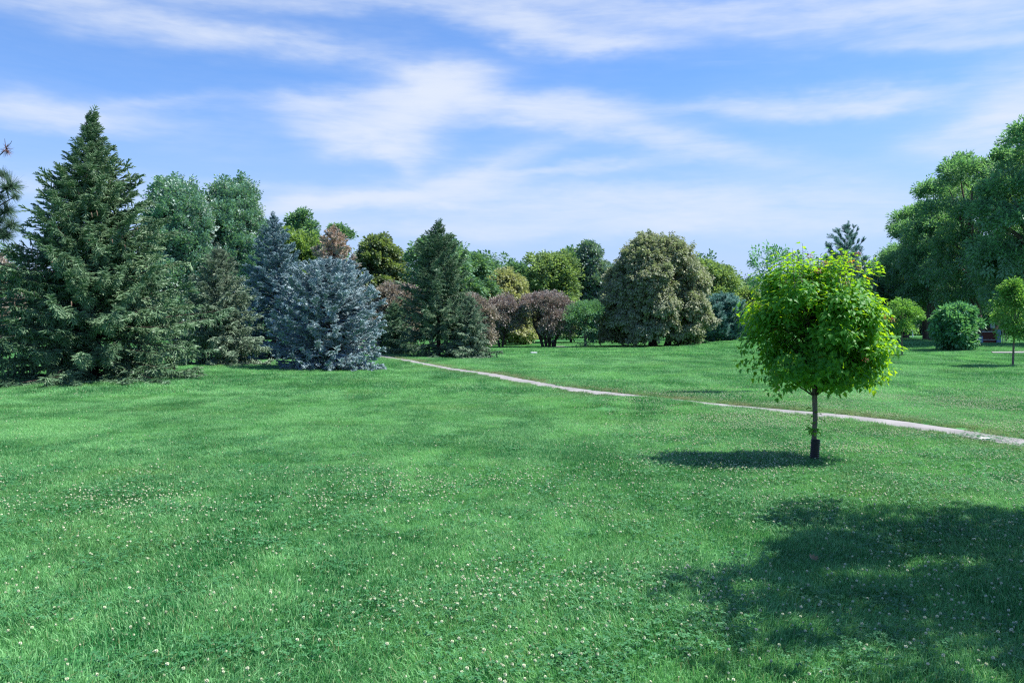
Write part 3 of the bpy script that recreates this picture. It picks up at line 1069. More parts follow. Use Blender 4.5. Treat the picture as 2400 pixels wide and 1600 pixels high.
def broadleaf(name, label, x, y, H, hw, key, src, seed, prof=None, clear=0.22, lobes=26, lobe=0.30, per=70, squash=1.0, up=0.25, droop=0.0,
              size=1.0, trunk_r=0.16, stems=1, bark=None, group='broadleaf trees', cat='tree', spread=0.35, limbs=10, fill=0.06, sprigs=0.16, oy=1.0, extra=None, trunk_x=None, jitter=0.30, wild=True):
    """Trunk(s), limbs and a crown of many leafy lobes set round the crown's outline."""
    t = thing(name, label, cat, x, y, group=group)
    r_ = np.random.RandomState(seed)
    bark = bark or M_BARK
    prof = prof or (lambda f: math.sqrt(max(0.0, 1 - (abs(f - 0.45) / 0.58) ** 2.2)))
    zc, ch = H * clear, H * (1 - clear)
    C, Rr = [], []
    lr0 = hw * lobe
    for i in range(lobes):
        f = (i + r_.rand()) / lobes
        f = 0.04 + 0.93 * f
        an = i * 2.39996 + r_.normal(0, .4)
        lr = lr0 * (0.6 + .75 * r_.rand())
        if wild:
            an = r_.rand() * 6.2832
            f = min(.97, max(.03, f + r_.normal(0, .05)))
            lr = lr0 * (0.5 + 0.95 * r_.rand() ** 1.3)
        rad = max(0.0, hw * prof(f) - lr * 0.85) * (1.0 - jitter + 1.6 * jitter * (r_.rand() - .3))
        C.append([rad * math.cos(an), rad * math.sin(an) * oy, zc + ch * f - lr * (0.25 if f > .6 else 0)])
        Rr.append(lr)
    for e in extra or ():
        C.append(e[:3])
        Rr.append(e[3])
    C, Rr = np.array(C), np.array(Rr)
    sq = np.array([1, 1, squash])
    P, D = [], []
    for i in range(len(C)):
        m_ = int(per * (Rr[i] / lr0) ** 2)
        v = r_.normal(0, 1, (m_, 3))
        v /= np.linalg.norm(v, axis=1, keepdims=True)
        v[:, 2] = np.where(v[:, 2] < -0.35, -v[:, 2] * .6, v[:, 2])
        rad = Rr[i] * (0.62 + 0.46 * r_.rand(m_) ** 0.6)
        p = C[i] + v * rad[:, None] * sq
        keep = np.ones(m_, bool)
        for j in range(len(C)):
            if j != i:
                keep &= (np.linalg.norm((p - C[j]) / sq, axis=1) > Rr[j] * 0.62) | (r_.rand(m_) < fill)
        far = r_.rand(m_) < sprigs
        p = np.where(far[:, None], C[i] + v * (Rr[i] * (1.05 + 0.35 * r_.rand(m_)))[:, None] * sq, p)
        keep &= ~far | (v[:, 2] > -0.1)
        p, v = p[keep], v[keep]
        P.append(p)
        out = p - np.array([0, 0, zc + ch * .4])
        out /= np.maximum(np.linalg.norm(out, axis=1, keepdims=True), 1e-6)
        D.append(v * 0.6 + out * 0.5 + np.array([0, 0, up - droop]) + r_.normal(0, .3, p.shape))
    P, D = np.vstack(P), np.vstack(D)
    core = np.array([0, 0, zc + ch * .4])
    kz = (H - 0.55 * size - core[2]) / max(.1, np.percentile(P[:, 2], 99.6) - core[2])
    kx = (hw - 0.15 * size) / max(.1, np.percentile(np.abs(P[:, 0]), 98.5))
    fit = np.array([kx, kx, 1.0])
    up_ = P[:, 2] > core[2]
    P = P * fit
    P[up_, 2] = core[2] + (P[up_, 2] - core[2]) * kz
    C = C * fit
    hi_ = C[:, 2] > core[2]
    C[hi_, 2] = core[2] + (C[hi_, 2] - core[2]) * kz
    P[:, 2] = np.maximum(P[:, 2], 0.05)
    U = np.tile(np.array([0, 0, 1.0]), (len(P), 1)) + r_.normal(0, .25, P.shape)
    scatter('crown', key, src, P, frames(D, U), size * (0.7 + .6 * r_.rand(len(P))), t, seed=seed)
    # trunks and limbs
    tops = []
    for s in range(stems):
        if trunk_x is not None:
            bx, ex = trunk_x[s], trunk_x[s] * 1.3
        else:
            bx = 0 if stems == 1 else (s - (stems - 1) / 2) * trunk_r * 2.6
            ex = bx * (3.0 if stems > 1 else 1) + r_.normal(0, hw * .05)
        by = 0 if stems == 1 else r_.normal(0, trunk_r)
        mb = MB()
        tr = trunk_r * (0.8 + .3 * r_.rand()) if stems > 1 else trunk_r
        pts = [(bx, by, -0.12), (bx, by, 0.12), (bx + (ex - bx) * .3, by, zc * .5 + .2), (ex, by * 1.4, zc + ch * .15), (ex * 1.2, by, zc + ch * .5), (ex, by, zc + ch * .8)]
        mb.tube(pts, [tr * 1.7, tr * 1.15, tr, tr * .8, tr * .45, tr * .15], 9)
        mb.obj('trunk', bark, t, smooth=True)
        tops.append(pts)
    order = r_.permutation(len(C))[:limbs]
    for i in order:
        pts = tops[i % stems]
        a = Vector(pts[3]) + (Vector(pts[4]) - Vector(pts[3])) * min(0.9, max(0.0, (C[i][2] - pts[3][2]) / max(ch, .1) * .8))
        if C[i][2] < pts[3][2] + .1:
            a = Vector(pts[2]).lerp(Vector(pts[3]), .7)
        b = Vector(C[i])
        mid = a.lerp(b, .5) + Vector((0, 0, 0.10 * (b - a).length))
        mb = MB()
        mb.tube([a, mid, b], [trunk_r * .38, trunk_r * .24, trunk_r * .08], 6, False)
        mb.obj('limb', bark, t, smooth=True)
    return t


def tones(name, a, b, **kw):
    return leaf_mat(name, a, b, **kw)


M_SILVER = tones('silver_poplar_leaves', (0.070, 0.180, 0.125), (0.185, 0.350, 0.250), back=(0.34, 0.44, 0.39), trans=0.2, spec=0.35)
M_SILVER2 = tones('grey_poplar_leaves', (0.081, 0.173, 0.132), (0.203, 0.313, 0.243), back=(0.28, 0.34, 0.32), trans=0.2, spec=0.35)
M_YGREEN = tones('yellow_green_leaves', (0.085, 0.165, 0.065), (0.24, 0.36, 0.13), trans=0.35)
M_MIDGREEN = tones('mid_green_leaves', (0.065, 0.163, 0.101), (0.208, 0.358, 0.215), trans=0.28)
M_LGREEN = tones('light_green_leaves', (0.095, 0.175, 0.085), (0.30, 0.42, 0.20), trans=0.3)
M_OLIVE = tones('linden_leaves', (0.078, 0.150, 0.072), (0.260, 0.332, 0.150), trans=0.25, back=(0.16, 0.21, 0.12))
M_PALE = tones('pale_linden_leaves', (0.115, 0.175, 0.100), (0.53, 0.60, 0.38), trans=0.22, back=(0.26, 0.29, 0.19), tcol=(1.1, 1.1, .7))
M_PALEY = tones('pale_yellow_linden_leaves', (0.142, 0.223, 0.092), (0.800, 0.800, 0.385), trans=0.22, back=(0.28, 0.30, 0.17), tcol=(1.1, 1.1, .7))
M_PURPLE = tones('purple_leaves', (0.140, 0.128, 0.118), (0.41, 0.375, 0.34), trans=0.2, tcol=(1.2, .9, .8), spec=0.35)
M_PURPLE2 = tones('faded_purple_leaves', (0.150, 0.138, 0.115), (0.44, 0.395, 0.33), trans=0.2, tcol=(1.2, 1.0, .8), spec=0.35)
M_HONEY = tones('fine_green_leaves', (0.055, 0.165, 0.105), (0.19, 0.36, 0.22), trans=0.35)
M_ASH = tones('ash_leaves', (0.048, 0.155, 0.095), (0.23, 0.43, 0.25), trans=0.35, spec=0.4, back=(0.20, 0.34, 0.22))
M_BUSH = tones('bush_leaves', (0.045, 0.175, 0.095), (0.20, 0.44, 0.24), trans=0.3, spec=0.4)
M_SAPLING = tones('sapling_leaves', (0.075, 0.215, 0.055), (0.24, 0.43, 0.13), trans=0.35)
M_FARWOOD = tones('far_wood_leaves', (0.047, 0.127, 0.078), (0.137, 0.254, 0.156), trans=0.2)


def clumps(key, mat, k=4, **kw):
    return [source('leaf_clump', clump_mesh(s + 7, mat, **kw)) for s in range(k)]


S_SILVER = clumps('silver', M_SILVER, n=26, size=0.80, leaf=0.20, width=0.7, up=0.3)
S_SILVER2 = clumps('silver2', M_SILVER2, n=16, size=0.80, leaf=0.324, width=0.7, up=0.2)
S_YGREEN = clumps('ygreen', M_YGREEN, n=16, size=0.8, leaf=0.324, width=0.6)
S_MIDGREEN = clumps('midgreen', M_MIDGREEN, n=16, size=0.85, leaf=0.324, width=0.6)
S_LGREEN = clumps('lgreen', M_LGREEN, n=16, size=0.85, leaf=0.324, width=0.6)
S_OLIVE = clumps('olive_leaf', M_OLIVE, n=16, size=0.65, leaf=0.270, width=0.8, droop=0.5)
S_PALE = clumps('pale', M_PALE, n=26, size=0.66, leaf=0.205, width=0.7, droop=0.6)
S_PALEY = clumps('paley', M_PALEY, n=17, size=0.70, leaf=0.270, width=0.7, droop=0.5)
S_PURPLE = clumps('purple', M_PURPLE, n=14, size=0.55, leaf=0.176, width=0.5, up=0.2)
S_PURPLE2 = clumps('purple2', M_PURPLE2, n=14, size=0.55, leaf=0.176, width=0.5, up=0.2)
S_HONEY = clumps('honey', M_HONEY, n=19, size=0.65, leaf=0.176, width=0.4, droop=0.4)
S_ASH = clumps('ash', M_ASH, n=19, size=0.80, leaf=0.270, width=0.42, droop=0.3)
S_BUSH = clumps('bush', M_BUSH, n=14, size=0.45, leaf=0.216, width=0.5, droop=0.3)
S_SAPLING = clumps('sapling', M_SAPLING, n=16, size=0.36, leaf=0.125, width=0.5, droop=0.35)
S_SLIM = clumps('slim', M_BUSH, n=12, size=0.34, leaf=0.11, width=0.5, droop=0.3)
S_FARWOOD = clumps('farwood', M_FARWOOD, n=18, size=1.3, leaf=0.40, width=0.6)

upright = lambda f: math.sqrt(max(0.0, 1 - (abs(f - 0.40) / 0.62) ** 2.6))
dome = lambda f: math.sqrt(max(0.0, 1 - f ** 2.4)) * (0.90 + 0.10 * min(1, f * 8))


def bl(name, label, cx, top, hw, d, key, src, seed, **kw):
    x_, d_, H_, R_ = at_px(cx, top, hw, d=d)
    return broadleaf(name, label, x_, d_, H_, R_, key, src, seed, **kw)


# back left: silvery poplars
bl('silver_poplar', 'silvery green poplar rising just right of the largest spruce', 412, 428, 80, 72, 'silver', S_SILVER, 31, sprigs=.3, wild=False, jitter=.35, prof=upright, clear=.06, lobes=60, lobe=.25, per=80, squash=1.7, up=.9, size=1.0)
bl('silver_poplar', 'silvery green poplar with upright shoots left of the tall blue spruce', 545, 430, 78, 76, 'silver', S_SILVER, 32, sprigs=.3, wild=False, jitter=.35, prof=upright, clear=.06, lobes=60, lobe=.25, per=80, squash=1.7, up=.9, size=1.0)
bl('yellow_green_tree', 'yellow-green broadleaf tree filling the gap behind the blue spruces', 690, 545, 72, 84, 'ygreen', S_YGREEN, 33, clear=.08, lobes=30, lobe=.32)
bl('dark_poplar', 'dark green poplar with ragged upright top behind the tall blue spruce', 706, 500, 44, 98, 'midgreen', S_MIDGREEN, 34, prof=upright, clear=.1, lobes=26, lobe=.34, squash=1.8, up=.8, jitter=.35)
bl('dark_poplar', 'small dark green treetop peeking out behind the browned spruce', 792, 535, 42, 104, 'midgreen', S_MIDGREEN, 35, clear=.1, lobes=20, lobe=.36, up=.5, jitter=.35)
bl('olive_linden', 'rounded olive green linden left of the dark pointed spruce', 888, 555, 72, 92, 'olive_leaf', S_OLIVE, 36, prof=dome, wild=False, jitter=.14, clear=.06, lobes=46, lobe=.24, per=75, droop=.2, up=0)
bl('dark_maple', 'dark green spreading tree directly behind the dark pointed spruce', 1030, 558, 84, 86, 'midgreen', S_MIDGREEN, 37, clear=.12, lobes=24, lobe=.32, jitter=.4)
bl('dark_maple', 'dark green tree on the right shoulder of the dark pointed spruce', 1105, 600, 52, 90, 'midgreen', S_MIDGREEN, 38, clear=.1, lobes=24, lobe=.32)
bl('yellow_linden', 'pale yellowish domed linden behind the purple-leaved trees', 1182, 635, 62, 98, 'paley', S_PALEY, 39, prof=dome, wild=False, jitter=.14, clear=.05, lobes=40, lobe=.24, droop=.3, up=0)
bl('grey_tree', 'hazy grey-green treetop left of the pale yellowish linden', 1160, 615, 40, 132, 'midgreen', S_MIDGREEN, 40, clear=.1, lobes=20, lobe=.32, size=1.3)
bl('grey_tree', 'hazy grey-green treetop right above the pale yellowish linden', 1212, 622, 42, 126, 'midgreen', S_MIDGREEN, 41, clear=.1, lobes=20, lobe=.32, size=1.3)
bl('light_maple', 'light green maple behind the widest purple tree', 1285, 600, 62, 108, 'lgreen', S_LGREEN, 42, clear=.08, lobes=34, lobe=.28, up=.5)
bl('grey_poplar', 'silvery grey poplar just left of the great pale linden', 1388, 576, 52, 112, 'silver2', S_SILVER2, 43, prof=upright, clear=.06, lobes=38, lobe=.28, squash=1.5, up=.7, size=1.1)
bl('green_poplar', 'green poplar between light green maple and silvery grey poplar', 1338, 588, 34, 116, 'midgreen', S_MIDGREEN, 44, prof=upright, clear=.06, lobes=24, lobe=.34, squash=1.5, up=.6)
bl('light_maple', 'light green tree right behind the great pale linden', 1660, 618, 62, 112, 'lgreen', S_LGREEN, 45, clear=.06, lobes=34, lobe=.28, up=.4, size=1.1)
bl('light_maple', 'green tree low between the great linden and the young maple', 1735, 680, 52, 118, 'lgreen', S_LGREEN, 46, clear=.04, lobes=26, lobe=.32, size=1.1)
bl('grey_tree', 'grey-green broadleaf crown right behind the young maple', 2030, 655, 46, 84, 'midgreen', S_MIDGREEN, 47, clear=.1, lobes=24, lobe=.3)

# purple-leaved trees
bl('purple_tree', 'faded purple-brown tree between the round blue spruce and dark pointed spruce', 930, 664, 58, 70, 'purple2', S_PURPLE2, 51, clear=.12, lobes=26, lobe=.30, per=95, stems=2, trunk_r=.09, group='purple-leaved trees', bark=M_BARK_DARK)
bl('purple_tree', 'faded purple-brown tree close against right side of the dark spruce', 1108, 690, 44, 74, 'purple2', S_PURPLE2, 52, clear=.12, lobes=22, lobe=.32, per=95, stems=2, trunk_r=.09, group='purple-leaved trees', bark=M_BARK_DARK)
bl('purple_tree', 'purple-brown tree with two thin trunks left of the widest purple tree', 1174, 692, 46, 86, 'purple', S_PURPLE, 53, clear=.26, lobes=26, lobe=.30, per=95, stems=2, trunk_r=.12, group='purple-leaved trees', bark=M_BARK_DARK)
bl('purple_tree', 'widest purple-brown tree on a fan of dark trunks, small green tree to its right', 1284, 684, 66, 86, 'purple', S_PURPLE, 54, clear=.30, lobes=34, lobe=.27, per=95, stems=4, trunk_r=.13, group='purple-leaved trees', bark=M_BARK_DARK)
bl('green_sapling', 'small fresh green tree with leafy base shoots left of great pale linden', 1372, 706, 44, 85, 'honey', S_HONEY, 55, clear=.34, lobes=20, lobe=.32, per=34, trunk_r=.12, jitter=.4,
   extra=[(0.05, -0.1, 0.55, 0.45)], bark=M_BARK)

# the great pale linden
x_, d_, H_, R_ = at_px(1538, 552, 116, d=88.0)
lin_prof = lambda f: (0.94 + .03 * math.sin(f * 9) if f < .28 else math.sqrt(max(0.0, 1 - ((f - .28) / .74) ** 1.75)) * .97)
broadleaf('great_linden', 'great pale olive-tan linden, broad dome reaching almost to the grass', x_, d_, H_, R_, 'pale', S_PALE, 56,
          prof=lin_prof, wild=False, jitter=.18, clear=.035, lobes=120, lobe=.17, per=80, droop=.45, up=0, stems=2, trunk_r=.42, trunk_x=(-0.4, 1.0), bark=M_BARK_DARK,
          extra=[(-1.0, 0, H_ * .95, R_ * .17), (1.9, -.3, H_ * .88, R_ * .17)], limbs=14)

# right: tall row of ash trees
RIGHT = 'tall dark trees on the right'
bl('ash_tree', 'farthest tall dark tree of the right row, lowest crown', 2122, 580, 66, 92, 'ash', S_ASH, 61, clear=.20, lobes=40, lobe=.22, per=78, sprigs=.28, trunk_r=.36, group=RIGHT, bark=M_BARK)
bl('ash_tree', 'tall dark tree second from the left in the right row', 2172, 480, 92, 84, 'ash', S_ASH, 62, clear=.20, lobes=40, lobe=.22, per=78, sprigs=.28, trunk_r=.34, group=RIGHT, bark=M_BARK, jitter=.3)
bl('ash_tree', 'tall tree with stout brown trunk left of the dark leafy bush', 2222, 424, 100, 76, 'ash', S_ASH, 63, clear=.20, lobes=40, lobe=.22, per=78, sprigs=.28, trunk_r=.40, group=RIGHT, bark=M_BARK, trunk_x=(-1.25,), jitter=.3)
bl('ash_tree', 'tall tree with forked trunk and bare grey limbs behind the low sign', 2312, 366, 122, 68, 'ash', S_ASH, 64, clear=.15, lobes=40, lobe=.22, per=78, sprigs=.28, trunk_r=.34, stems=2, group=RIGHT, bark=M_BARK, jitter=.35, fill=.1, limbs=22)
bl('ash_tree', 'tallest dark tree cut off by the right edge of the picture', 2440, 300, 130, 60, 'ash', S_ASH, 65, clear=.15, lobes=40, lobe=.22, per=78, sprigs=.28, trunk_r=.40, group=RIGHT, bark=M_BARK, jitter=.35, limbs=22)
bl('leafy_bush', 'dense dark green leafy bush near the low sign on the right', 2243, 712, 42, 53, 'bush', S_BUSH, 66, clear=.02, lobes=34, lobe=.25, per=60, trunk_r=.07, stems=3, jitter=.4, sprigs=.35, group='shrubs', cat='bush', up=.3, prof=lambda f: math.sqrt(max(0, 1 - (abs(f - .42) / .62) ** 2.2)))
bl('sapling', 'small bright green sapling on a thin trunk just right of the maple', 2114, 694, 42, 50, 'sapling', S_SAPLING, 67, clear=.38, lobes=30, lobe=.20, per=12, squash=.6, sprigs=.4, trunk_r=.045, size=1.1, jitter=.4, bark=M_BARK_YOUNG, group='young trees')
bl('sapling', 'bright green sapling at the right edge with a thin straight trunk', 2374, 646, 38, 40, 'sapling', S_SAPLING, 68, clear=.30, lobes=44, lobe=.20, per=14, squash=.6, sprigs=.4, trunk_r=.045, size=1.0, jitter=.3, bark=M_BARK_YOUNG, group='young trees',
   prof=lambda f: 0.98 if f < .35 else (1 - (f - .35) / .66) ** .8 + .05)
bl('sapling', 'slim tree half hidden behind the young maple, thin top at its upper left', 1822, 560, 58, 25, 'slim', S_SLIM, 69, clear=.22, lobes=24, lobe=.28, per=9, trunk_r=.05, size=.75, jitter=.45, bark=M_BARK_YOUNG, group='young trees',
   prof=lambda f: (1 - abs(f - .45) * 1.1), extra=[(-0.75, 0, 4.25, .20), (-0.85, 0, 3.8, .28), (-0.45, 0, 4.3, .16), (-.7, 0, 3.3, .3)])
# left edge, behind the great spruce
bl('reddish_shrub', 'reddish brown leafy tree at the left edge behind the largest spruce', -40, 588, 62, 44, 'purple2', S_PURPLE2, 70, clear=.1, lobes=30, lobe=.28, per=80, group='purple-leaved trees', bark=M_BARK_DARK)

# a shade tree beyond the right edge: it throws the large shadow on the near lawn
broadleaf('shade_tree', 'broad shade tree outside the right edge whose shadow lies on the near lawn', 8.8, 6.6, 8.8, 2.95, 'ash', S_ASH, 71, clear=.42, lobes=26, lobe=.27, per=48, trunk_r=.17, size=.6, jitter=.45, group='broadleaf trees')

# distant wood closing the view
r_ = np.random.RandomState(90)
P = []
for i in range(210):
    a = -0.72 + 1.44 * (i + r_.rand()) / 210
    dd_ = 148 + 40 * r_.rand()
    cx_, cy_ = math.sin(a) * dd_, math.cos(a) * dd_
    h_ = 7 + 7.5 * r_.rand() ** 1.5
    w_ = 3.5 + 3 * r_.rand()
    v = r_.normal(0, 1, (150, 3))
    v /= np.linalg.norm(v, axis=1, keepdims=True)
    P.append(np.array([cx_, cy_, h_ * .52]) + v * np.array([w_, w_, h_ * .52]) * (0.65 + .45 * r_.rand(150, 1)))
P = np.vstack(P)
P[:, 2] = np.maximum(P[:, 2], .3) + 0.0
D = r_.normal(0, 1, P.shape)
D[:, 2] = np.abs(D[:, 2])
scatter('distant_wood', 'farwood', S_FARWOOD, P, frames(D, np.tile([0, 0, 1.0], (len(P), 1))), 1.0 + .7 * r_.rand(len(P)), label='distant dark wood closing the view behind the park trees', cat='wood', seed=90)


# ------------------------------------------------------------------ the young maple in front
MX, MY = spot(1909, 1082)
maple = thing('young_maple', 'young bright green round-crowned maple with black trunk guard, nearest tree', 'tree', MX, MY, group='young trees')
M_MAPLE = leaf_mat('maple_leaves', (0.036, 0.165, 0.032), (0.125, 0.330, 0.052), trans=0.42, rough=0.5, spec=0.22, tcol=(4.9, 2.8, 0.36), dry=(0.45, 0.16, 0.08))
px_m = MY / FPX
mb = MB()
mb.tube([(0, 0, -0.08), (0, 0, 0.05), (-0.006, 0, 0.35), (0.010, 0.0, 0.62), (0.002, 0, 0.92), (0.0, 0.01, 1.1), (-0.03, 0.02, 1.5), (-0.01, 0, 2.0), (0.02, 0, 2.5)],
        [0.056, 0.042, 0.035, 0.033, 0.037, 0.030, 0.022, 0.015, 0.008], 12)
mb.obj('trunk', M_BARK_YOUNG, maple, smooth=True)
# the corrugated black guard, leaning a little off the trunk
M_GUARD = solid('guard_plastic', (0.012, 0.012, 0.014), (0.022, 0.022, 0.026), 20, 0.45, 0.4)
mb = MB()
prof_ = []
for i in range(45):
    z_ = 0.0 + 0.33 * i / 44
    prof_.append((0.062 + (0.005 if i % 4 in (1, 2) else -0.002), z_))
prof_ += [(0.056, 0.33), (0.055, 0.0)]
mb.lathe(prof_, 20)
gd = mb.obj('trunk_guard', M_GUARD, maple, smooth=False)
gd.location = (-0.008, -0.006, -0.01)
gd.rotation_euler = (math.radians(-2), math.radians(4.5), 0)

r_ = np.random.RandomState(101)


LOBES = []
for i in range(46):
    v = r_.normal(0, 1, 3)
    v /= np.linalg.norm(v)
    k_ = 1.0 / (abs(v[0]) ** 2.9 + abs(v[1]) ** 2.9 + abs(v[2]) ** 2.9) ** (1 / 2.9)
    lr = 0.15 + 0.18 * r_.rand()
    q = 0.70 + 0.34 * r_.rand()
    zz = v[2] * k_
    wx = 1.0 - 0.20 * max(0, zz) - 0.12 * max(0, -zz - .4)
    LOBES.append((0.04 + v[0] * k_ * (1.07 - lr) * wx * q, v[1] * k_ * (1.0 - lr) * wx * q, 1.90 + zz * (0.97 - lr) * q, lr))
LOBES += [(-.05, 0, 1.75, .34), (.25, 0, 1.95, .36), (-.3, .1, 2.05, .34), (.05, -.2, 2.2, .32), (.72, -.15, 1.50, .27), (.80, -.1, 1.95, .26), (-.72, -.1, 1.9, .26),
          (.45, -.4, 1.20, .25), (-.45, -.35, 1.22, .25), (.66, .1, 1.20, .25), (-.62, .1, 1.32, .24), (0, -.6, 1.3, .24), (.1, .4, 1.2, .26), (.88, .05, 1.72, .22), (-.84, .05, 1.62, .2),
          (.62, -.1, 2.35, .2), (-.66, 0, 2.48, .2), (.3, -.1, 2.64, .17), (-.2, -.1, 2.62, .17), (.9, -.05, 1.32, .2)]
LOBES = np.array(LOBES)
LOBES[:, 0] = 0.02 + (LOBES[:, 0] - 0.04) * 0.93


def in_crown(n):
    """Shoot positions on the leafy lobes that make up the crown."""
    w = LOBES[:, 3] ** 2
    i = r_.choice(len(LOBES), n, p=w / w.sum())
    v = r_.normal(0, 1, (n, 3))
    v /= np.linalg.norm(v, axis=1, keepdims=True)
    v[:, 2] = np.where(v[:, 2] < -.5, -v[:, 2], v[:, 2])
    rad = 0.55 + 0.55 * r_.rand(n) ** .7
    return LOBES[i, :3] + v * (LOBES[i, 3] * rad)[:, None], v, rad


# branches
hub = [Vector((0.0, 0, 0.93)), Vector((0.0, 0.01, 1.05)), Vector((-0.02, 0.015, 1.3)), Vector((-0.025, 0.015, 1.6)), Vector((0, 0, 2.0))]
tips, _v, _r = in_crown(90)
tips = np.vstack([LOBES[:, :3], tips[:14]])
for i, tp in enumerate(tips):
    b = Vector(tp)
    a = hub[min(4, max(0, int((b.z - 0.9) * 2.6)))] if b.z > 1.2 else hub[0 if i % 2 else 1]
    a = hub[0] if (i < 3) else a
    mid = a.lerp(b, 0.45) + Vector((0, 0, 0.06))
    mb = MB()
    r0 = 0.022 if i < 3 else 0.012
    mb.tube([a, mid, b], [r0, r0 * .6, 0.003], 6, False)
    mb.obj('branch', M_BARK_DARK, maple, smooth=True)


def maple_leaf(seed):
    r2 = np.random.RandomState(seed)
    L, wd = 0.070, 0.058
    out = [(0, 0), (0.10, .30), (0.28, .50), (0.36, .30), (0.55, .28), (0.72, .16), (1.0, 0)]
    V = [Vector((L * a, 0, 0)) for a in (0.0, 0.33, 0.62, 1.0)]
    mb = MB()
    fold = 0.25 + 0.25 * r2.rand()
    curl = 0.012 + 0.012 * r2.rand()

    def pt(a, b, sg):
        return Vector((L * a, sg * wd * b, abs(b) * wd * fold - curl * a * a - 0.01 * abs(b)))
    for sg in (1, -1):
        vs = [pt(a, b, sg) for a, b in out] + [pt(0.33, 0, sg), pt(0.62, 0, sg)]
        fs = [(0, 1, 2, 7), (7, 2, 3), (7, 3, 4, 8), (8, 4, 5, 6)]
        if sg < 0:
            fs = [tuple(reversed(f)) for f in fs]
        mb.add(vs, fs, 0.5)
    mb.tube([(-0.028, 0, 0.004), (0, 0, 0)], 0.0011, 3, False, 0.9)
    me = mb.mesh('leaf', M_MAPLE)
    return me


leaf_me = [maple_leaf(s) for s in range(4)]
leaf_src = [source('leaf', m_) for m_ in leaf_me]
# shoots carrying leaves
P, D, U = [], [], []
cen, vv, rad = in_crown(2700)
for i in range(len(cen)):
    out = Vector((cen[i][0] - 0.03, cen[i][1], (cen[i][2] - 1.55) * 0.9))
    out = out.normalized() if out.length > 1e-3 else Vector((0, 0, 1))
    sd = (out * 0.75 + Vector((r_.normal(0, .35), r_.normal(0, .35), 0.28 + r_.normal(0, .25)))).normalized()
    L = 0.16 + 0.12 * r_.rand()
    base_ = Vector(cen[i]) - sd * L * .5
    k_ = 5 + r_.randint(3)
    for j in range(k_):
        f = (j + .6) / k_
        an = j * 1.9 + r_.rand()
        lat = sd.orthogonal().normalized()
        lat = (lat * math.cos(an) + sd.cross(lat) * math.sin(an))
        ld = (lat * 0.9 + sd * 0.35 + Vector((0, 0, -0.35))).normalized()
        q = base_ + sd * L * f + ld * 0.03
        P.append(q)
        D.append(ld)
        U.append(Vector((0, 0, 1)) * 0.9 + out * 0.55 + Vector((r_.normal(0, .3), r_.normal(0, .3), r_.normal(0, .2))))
# upright whips at the top
for i in range(40):
    an = r_.rand() * 6.28
    rr = 0.90 * math.sqrt(r_.rand())
    b0 = Vector((0.02 + rr * math.cos(an), rr * math.sin(an), 2.62 + 0.16 * (1 - rr)))
    L = 0.16 + 0.26 * r_.rand() ** 1.5
    sd = Vector((r_.normal(0, .15), r_.normal(0, .15), 1)).normalized()
    mb = MB()
    mb.tube([b0 - sd * .2, b0 + sd * L], [0.004, 0.002], 4, False)
    mb.obj('branch', M_BARK_YOUNG, maple)
    for j in range(11):
        a2 = j * 2.2
        ld = Vector((math.cos(a2), math.sin(a2), -0.15 + .3 * r_.rand()))
        P.append(b0 + sd * L * (j + 1) / 11 + ld * .03)
        D.append(ld)
        U.append(Vector((0, 0, 1)) + Vector((r_.normal(0, .3), r_.normal(0, .3), 0)))
# side shoots that break the outline
for i in range(110):
    lb = LOBES[r_.randint(len(LOBES))]
    out = Vector((lb[0], lb[1], (lb[2] - 1.6) * .8 + .1))
    sd = (out.normalized() + Vector((r_.normal(0, .3), r_.normal(0, .3), .15 + r_.normal(0, .3)))).normalized()
    b0 = Vector(lb[:3]) + sd * lb[3] * .9
    L = 0.08 + 0.16 * r_.rand()
    for j in range(6):
        a2 = j * 2.2 + i
        lat = sd.orthogonal().normalized()
        ld = (lat * math.cos(a2) + sd.cross(lat) * math.sin(a2) + sd * .5 + Vector((0, 0, -.25))).normalized()
        P.append(b0 + sd * L * (j + 1) / 6 + ld * .025)
        D.append(ld)
        U.append(Vector((0, 0, 1)) + out * .4 + Vector((r_.normal(0, .3), r_.normal(0, .3), 0)))
# shoots low on the trunk
for i in range(34):
    an = r_.rand() * 6.28
    ld = Vector((math.cos(an), math.sin(an), r_.normal(0, .4)))
    z_ = 0.34 + 0.46 * r_.rand()
    P.append(Vector((0.0, 0, z_)) + ld * (0.04 + 0.06 * r_.rand()))
    D.append(ld)
    U.append(Vector((0, 0, 1)))
P, D, U = np.array([list(p) for p in P]), np.array([list(p) for p in D]), np.array([list(p) for p in U])
E = frames(D.copy(), U.copy())
S = 0.9 + 0.5 * r_.rand(len(P))
redf = np.where((r_.rand(len(P)) < 0.003), 0.6, 0.0)
ct = r_.rand(len(P))
# the 300 leaves that show largest: those nearest the viewer's side of the crown, facing it
toward = np.array([-MX, -MY, EYE - 1.9])
toward /= np.linalg.norm(toward)
score = (P - np.array([0.03, 0, 1.98])) @ toward + 0.25 * r_.rand(len(P)) + 0.1 * S
pick = np.argsort(-score)[:300]
rest = np.setdiff1d(np.arange(len(P)), pick)
scatter('crown', 'maple', leaf_src, P[rest], E[rest], S[rest], maple, ctint=ct[rest], dry=redf[rest], seed=7)
for i in pick:
    o = obj('leaf', leaf_me[i % 4], maple)
    o.location = P[i]
    o.rotation_euler = E[i]
    o.scale = (S[i],) * 3
